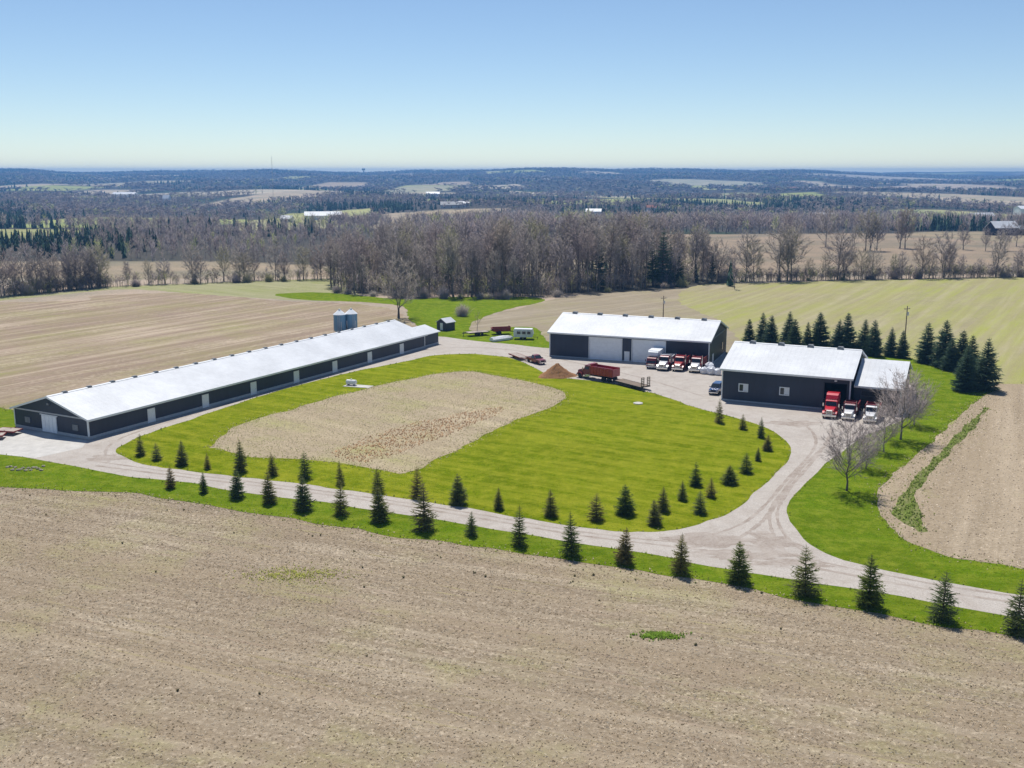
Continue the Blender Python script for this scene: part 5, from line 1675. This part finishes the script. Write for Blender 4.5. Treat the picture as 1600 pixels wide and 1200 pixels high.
# --- distant farmsteads and towers ----------------------------------------------------
def far_house(name, label, x, y, ang, L, W, e, r, wall_m, roof_m, category="building", windows=3):
    root = empty(name, (x, y, float(height(x, y))), ang, label, category)
    MB().extrude_x([(0, -2), (W, -2), (W, e), (W / 2, r), (0, e)], 0, L).build("wall", wall_m, root)
    MB().extrude_x([(-.5, e - .3), (W / 2, r), (W + .5, e - .3), (W + .5, e), (W / 2, r + .3), (-.5, e)], -.5, L + .5).build("roof", roof_m, root)
    wm = MB().box(0, 1.4, -0.08, -0.005, 1.0, min(2.6, e - 0.4)).mesh("window", M['glass'])
    for k in range(windows): put("window", wm, root, (L * (k + 0.5) / windows - 0.7, 0, 0))


def far_at(u, y): return (u - 800) / F_PX * y * 1.0


cream = plain("cream_siding", (0.6, 0.57, 0.5), 0.7)
brick = plain("red_brick_far", (0.30, 0.14, 0.10), 0.9)
for u, y, L, W, e, r, wm, rm, lab in [(1548, 690, 17, 11, 5, 9, M['dark'], M['roof'], "distant barn with bright white roof at the right"), (1571, 700, 10, 8, 4, 6, M['dark'], M['vent'], "small dark outbuilding right of the distant white-roofed barn"),
                                (1585, 1250, 60, 25, 8, 11, M['white'], M['roof'], "long pale industrial building near the right picture edge"), (1512, 1150, 26, 14, 5, 8, cream, M['roof'], "pale building in the trees left of the industrial one"),
                                (480, 1180, 42, 26, 5, 9, M['white'], M['roof'], "wide white-roofed greenhouse in the valley on the left"), (442, 1120, 12, 9, 4, 7, cream, M['roof'], "small white house left of the wide greenhouse"),
                                (690, 1420, 30, 14, 5, 9, cream, M['vent'], "grey-roofed farmhouse beyond the middle of the wood"), (716, 1440, 16, 10, 5, 8, M['white'], M['roof'], "white house right of the grey-roofed farmhouse"),
                                (914, 1230, 18, 10, 4, 7, M['white'], M['roof'], "white house above the wood right of centre"), (1008, 1330, 14, 10, 5, 8, M['white'], brick, "white house with reddish roof in far trees"),
                                (1265, 1180, 22, 14, 4, 7, M['white'], M['roof'], "pale low building beyond the right hedgerow fields"), (262, 1900, 12, 10, 9, 15, M['white'], M['roof'], "tiny white church-like building on the left hillside"),
                                (185, 2250, 50, 20, 6, 10, M['white'], M['roof'], "long white building far up the left hillside"), (668, 2350, 30, 16, 6, 10, M['white'], M['roof'], "white building on the far middle hillside"),
                                (1222, 2900, 26, 14, 6, 10, cream, brick, "far cluster house with reddish roof on the right"), (1246, 2950, 24, 14, 6, 10, M['white'], M['roof'], "far white house next to the reddish-roofed one")]:
    far_house("distant_building", lab, far_at(u, y), y, R(random.uniform(-12, 12)), L, W, e, r, wm, rm)

tx, ty = far_at(433, 1250), 1250.0
tz = float(height(tx, ty))
root = empty("radio_mast", (tx, ty, tz), 0, "thin lattice radio mast on the left skyline", "mast")
mb = MB()
for k in range(3):
    a = k * 2.094
    mb.tube((0.6 * math.cos(a), 0.6 * math.sin(a), -3), (0.35 * math.cos(a), 0.35 * math.sin(a), 58 - tz), 0.06, n=4)
mb.build("lattice", M['steel'], root)
br_ = MB()
for k in range(14):
    z = 3 + k * (54 - tz) / 14
    br_.tube((0.5, 0, z), (-0.25, 0.43, z + 4), 0.04, n=3).tube((-0.25, 0.43, z), (-0.25, -0.43, z + 4), 0.04, n=3)
br_.build("bracing", M['steel'], root)
tx, ty = far_at(573, 5600), 5600.0
tz = float(height(tx, ty))
root = empty("water_tower", (tx, ty, tz), 0, "small dark water tower on the skyline left of centre", "water tower")
top = 54 - tz
MB().tube((0, 0, -3), (0, 0, top - 8), 2.2, n=10).build("stem", M['vent'], root)
MB().lathe([(2.0, top - 10), (8.5, top - 5), (9.5, top - 1), (8.0, top + 2), (0, top + 3.5)], 18).build("bowl", M['vent'], root, smooth=True)

# ---------------------------------------------------------------- small stuff on the ground
def outside_all(P, names):
    ok = np.ones(len(P), bool)
    for nm in names: ok &= ~inside(RING[nm], P)
    return ok


def near_area(rng, n, y0=58, y1=135, half=0.56):
    y = np.sqrt(rng.uniform(y0 ** 2, y1 ** 2, n))
    return np.column_stack([rng.uniform(-half, half, n) * y, y])


def tuft_template(rng, n=5, spread=0.5, w=0.10):
    az = rng.uniform(0, 6.28, n); el = rng.uniform(0.5, 1.4, n)
    p0 = np.stack([rng.normal(0, 0.12, n), rng.normal(0, 0.12, n), np.full(n, -0.03)], 1)
    p1 = p0 + np.stack([np.cos(az) * np.cos(el) * spread, np.sin(az) * np.cos(el) * spread, np.sin(el)], 1)
    return spikes(p0, p1, np.full(n, w), rng)


def clod_template(rng):
    V = np.array([(1, 0, 0), (-0.5, 0.87, 0), (-0.5, -0.87, 0), (0, 0, 1), (0.3, 0.5, 0.8), (-0.5, 0.1, 0.75)], float) + rng.normal(0, 0.16, (6, 3))
    V[:3, 2] = -0.15
    F = np.array([(0, 1, 4), (1, 5, 4), (1, 2, 5), (2, 3, 5), (2, 0, 3), (0, 4, 3), (3, 4, 5)])
    return V, F


def straw_template(rng):
    a = rng.uniform(0, 3.14)
    d = np.array([math.cos(a), math.sin(a), 0.0]); s = np.array([-d[1], d[0], 0])
    V = np.array([-d - s * 0.14, d * 0.9 - s * 0.12, d + s * 0.12 + np.array([0, 0, .25]), -d * 0.9 + s * 0.14 + np.array([0, 0, 0.3])])
    return V, np.array([(0, 1, 2), (0, 2, 3)])


def stuff_on_ground(name, label, templates, P, S, tint, rng, z=0.02):
    V, F, C = scatter_mesh(templates, np.column_stack([P, np.full(len(P), z)]), S, tint, rng)
    me = np_mesh(name, V, [F], M['tufts'])
    col_attr(me, C)
    tag(put(name, me), label, name.split("_")[-1], kind="stuff")


rng = np.random.default_rng(99)
P = near_area(rng, 42000, 58, 150)
P = P[inside(RING['south'], P) & outside_all(P, ['verge'])]
n = len(P)
tint = np.array((0.32, 0.25, 0.165)) * rng.uniform(0.6, 1.3, (n, 1))
sz = rng.uniform(0.05, 0.13, n)
stuff_on_ground("soil_clods", "brown soil clods strewn over the near field", [clod_template(rng) for _ in range(5)], P, np.column_stack([sz, sz * 0.7]), tint, rng, 0.006)
P = near_area(rng, 120000, 58, 140)
P = P[inside(RING['south'], P) & outside_all(P, ['verge'])]
ac = P[:, 0] * math.sin(R(22)) + P[:, 1] * math.cos(R(22))
P = P[rng.random(len(P)) < 0.55 + 0.3 * np.sin(ac * 1.9) + 0.25 * wob(P[:, 0], P[:, 1], 9, 1.0)]
n = len(P)
tint = np.array((0.69, 0.58, 0.425)) * rng.uniform(0.6, 1.15, (n, 1)) * (1 + 0.10 * wob(P[:, 0], P[:, 1], 14, 2.0))[:, None]
sz = rng.uniform(0.05, 0.14, n)
stuff_on_ground("straw_litter", "pale straw litter strewn over the near field", [straw_template(rng) for _ in range(9)], P, np.column_stack([sz, np.full(n, 0.12)]), tint, rng, 0.03)
# dark weed rosettes, thickest along the middle of the field's upper half
P = near_area(rng, 900, 66, 140)
band = np.exp(-((P[:, 1] - 108) / 15) ** 2) * np.exp(-((P[:, 0] - 5) / 30) ** 2) * 0.75 + 0.05
P = P[(rng.random(len(P)) < band) & inside(RING['south'], P) & outside_all(P, ['verge'])]
n = len(P)
tint = np.array((0.09, 0.085, 0.045)) * rng.uniform(0.7, 1.6, (n, 1))
sz = rng.uniform(0.12, 0.30, n)
stuff_on_ground("dark_weeds", "dark weed tufts dotted over the near field", [tuft_template(rng, 12, 0.9, 0.25) for _ in range(4)], P, np.column_stack([sz, sz]), tint, rng)
# green patches of regrowth in the field
for nm, cnt, col, s0 in (("green_island", 900, (0.15, 0.25, 0.03), 0.19), ("yellow_patch", 1500, (0.40, 0.41, 0.10), 0.14)):
    rg = RING[nm]
    lo, hi = rg.min(0), rg.max(0)
    P = rng.normal((lo + hi) / 2, (hi - lo) * np.array([0.24, 0.17]), (cnt, 2)); P = P[rng.random(len(P)) < 0.55 + 0.45 * np.sin(P[:, 0] * 2.3) * np.cos(P[:, 1] * 3.1)]
    n = len(P)
    sz = rng.uniform(0.6, 1.3, n) * s0
    stuff_on_ground("regrowth_grass", "green tuft patch growing in the near field" if nm == "green_island" else "yellowish weed patch growing in the near field", [tuft_template(rng, 7, 0.7, 0.16) for _ in range(4)], P, np.column_stack([sz, sz]), np.array(col) * rng.uniform(0.6, 1.3, (n, 1)), rng)
# lawn and verge grass
P = near_area(rng, 64000, 84, 185, 0.52)
lawn = (inside(RING['verge'], P) & outside_all(P, ['gravel'])) | (inside(RING['island'], P) & outside_all(P, ['patch']))
P = P[lawn]
n = len(P)
tint = np.array((0.165, 0.25, 0.010)) * rng.uniform(0.65, 1.35, (n, 1)) * np.column_stack([rng.uniform(0.85, 1.25, n), np.ones(n), np.ones(n)])
sz = rng.uniform(0.08, 0.16, n)
stuff_on_ground("lawn_grass", "short green grass of the lawns and verges", [tuft_template(rng, 3, 0.7, 0.2) for _ in range(5)], P, np.column_stack([sz, sz * 0.75]), tint, rng, 0.03)
# longer grass left unmown along the edges
E, Tn = [], []
for nm, step in (("island", 0.28), ("verge", 0.4), ("gravel", 0.5)):
    rg = RING[nm]
    d = np.linalg.norm(np.roll(rg, -1, 0) - rg, axis=1)
    for i in range(len(rg)):
        for j in range(max(1, int(d[i] / step))):
            E.append(rg[i] + (rg[(i + 1) % len(rg)] - rg[i]) * rng.random() + rng.normal(0, 0.28, 2))
P = np.array(E)
P = P[(P[:, 1] > 60) & (P[:, 1] < 260) & (np.abs(P[:, 0]) < 0.6 * P[:, 1])]
P = P[(inside(RING['verge'], P) & outside_all(P, ['gravel'])) | inside(RING['island'], P)]
n = len(P)
tint = np.array((0.15, 0.20, 0.03)) * rng.uniform(0.6, 1.4, (n, 1))
dry = rng.random(n) < 0.25
tint[dry] = np.array((0.38, 0.34, 0.18)) * rng.uniform(0.7, 1.2, (dry.sum(), 1))
sz = rng.uniform(0.12, 0.30, n)
stuff_on_ground("edge_grass", "longer grass along the lawn and drive edges", [tuft_template(rng, 5, 0.7, 0.16) for _ in range(5)], P, np.column_stack([sz, sz]), tint, rng, 0.03)
# weedy transition where grass runs out into the fields
E = []
for nm, per in (("verge", 7), ("patch", 14), ("weeds", 6), ("right", 3)):
    rg = RING[nm]
    d = np.linalg.norm(np.roll(rg, -1, 0) - rg, axis=1)
    for i in range(len(rg)):
        if not (60 < rg[i][1] < 210 and abs(rg[i][0]) < 0.62 * rg[i][1]): continue
        for j in range(max(1, int(d[i] * per * 0.8))):
            E.append(rg[i] + (rg[(i + 1) % len(rg)] - rg[i]) * rng.random() + rng.normal(0, 0.75, 2))
P = np.array(E)
P = P[outside_all(P, ['gravel']) | inside(RING['island'], P)]
n = len(P)
tint = np.array((0.17, 0.215, 0.03)) * rng.uniform(0.6, 1.35, (n, 1))
dry = rng.random(n) < 0.45
tint[dry] = np.array((0.50, 0.44, 0.25)) * rng.uniform(0.6, 1.15, (dry.sum(), 1))
sz = rng.uniform(0.10, 0.26, n)
stuff_on_ground("border_weeds", "weeds and dry grass where the lawns meet the fields", [tuft_template(rng, 5, 0.8, 0.2) for _ in range(5)], P, np.column_stack([sz, sz * 0.8]), tint, rng, 0.035)
# dry growth on the fallow ground inside the lawn, reddish reeds in its middle
rg = RING['patch']
P = rng.uniform(rg.min(0), rg.max(0), (30000, 2)); P = P[inside(rg, P)]
n = len(P)
reed = inside(RING['reeds'], P) & (rng.random(n) < 0.85)
tint = np.array((0.53, 0.455, 0.31)) * rng.uniform(0.6, 1.2, (n, 1))
gr = rng.random(n) < np.clip(0.22 + 0.22 * wob(P[:, 0], P[:, 1], 6, 0.5), 0.03, 0.7)
tint[gr] = np.array((0.27, 0.28, 0.08)) * rng.uniform(0.7, 1.2, (gr.sum(), 1))
tint[reed] = np.array((0.40, 0.25, 0.14)) * rng.uniform(0.6, 1.5, (reed.sum(), 1))
sz = np.where(reed, rng.uniform(0.14, 0.34, n), rng.uniform(0.08, 0.2, n))
stuff_on_ground("dry_growth", "dry pale growth and reddish reeds on the fallow ground", [tuft_template(rng, 4, 0.5, 0.15) for _ in range(5)], P, np.column_stack([sz, sz]), tint, rng, 0.04)
# weeds on the strip in the right field and clods beyond
rg = RING['weeds']
P = rng.uniform(rg.min(0), rg.max(0), (14000, 2)); P = P[inside(rg, P)]
n = len(P); sz = rng.uniform(0.15, 0.4, n)
stuff_on_ground("strip_weeds", "green weeds on the strip along the right field", [tuft_template(rng, 5, 0.7, 0.18) for _ in range(5)], P, np.column_stack([sz, sz]), np.array((0.15, 0.20, 0.04)) * rng.uniform(0.5, 1.6, (n, 1)), rng, 0.03)
P = rng.uniform((40, 98), (130, 185), (22000, 2)); P = P[inside(RING['right'], P) & outside_all(P, ['weeds', 'verge'])]
n = len(P); sz = rng.uniform(0.06, 0.14, n)
lt = rng.random(n) < 0.6
tint = np.where(lt[:, None], np.array((0.60, 0.50, 0.38)), np.array((0.30, 0.235, 0.165))) * rng.uniform(0.7, 1.2, (n, 1))
stuff_on_ground("field_litter", "straw and clods strewn over the right field", [clod_template(rng) for _ in range(4)], P, np.column_stack([sz, sz * 0.6]), tint, rng, 0.02)

# ---------------------------------------------------------------- haze
m = bpy.data.materials.new("haze_air")
m.use_nodes = True
nt = m.node_tree
nt.nodes.clear()
out = nt.nodes.new("ShaderNodeOutputMaterial")
pv = nt.nodes.new("ShaderNodeVolumePrincipled")
pv.inputs["Color"].default_value = (0.21, 0.51, 1.0, 1)
pv.inputs["Density"].default_value = 0.00015
pv.inputs["Anisotropy"].default_value = 0.25
nt.links.new(pv.outputs[0], out.inputs["Volume"])
hz = MB().box(-9100, 9100, -500, 8700, -40, 62).build("haze", m)
tag(hz, "pale blue haze filling the air over the whole valley", "haze", kind="stuff")
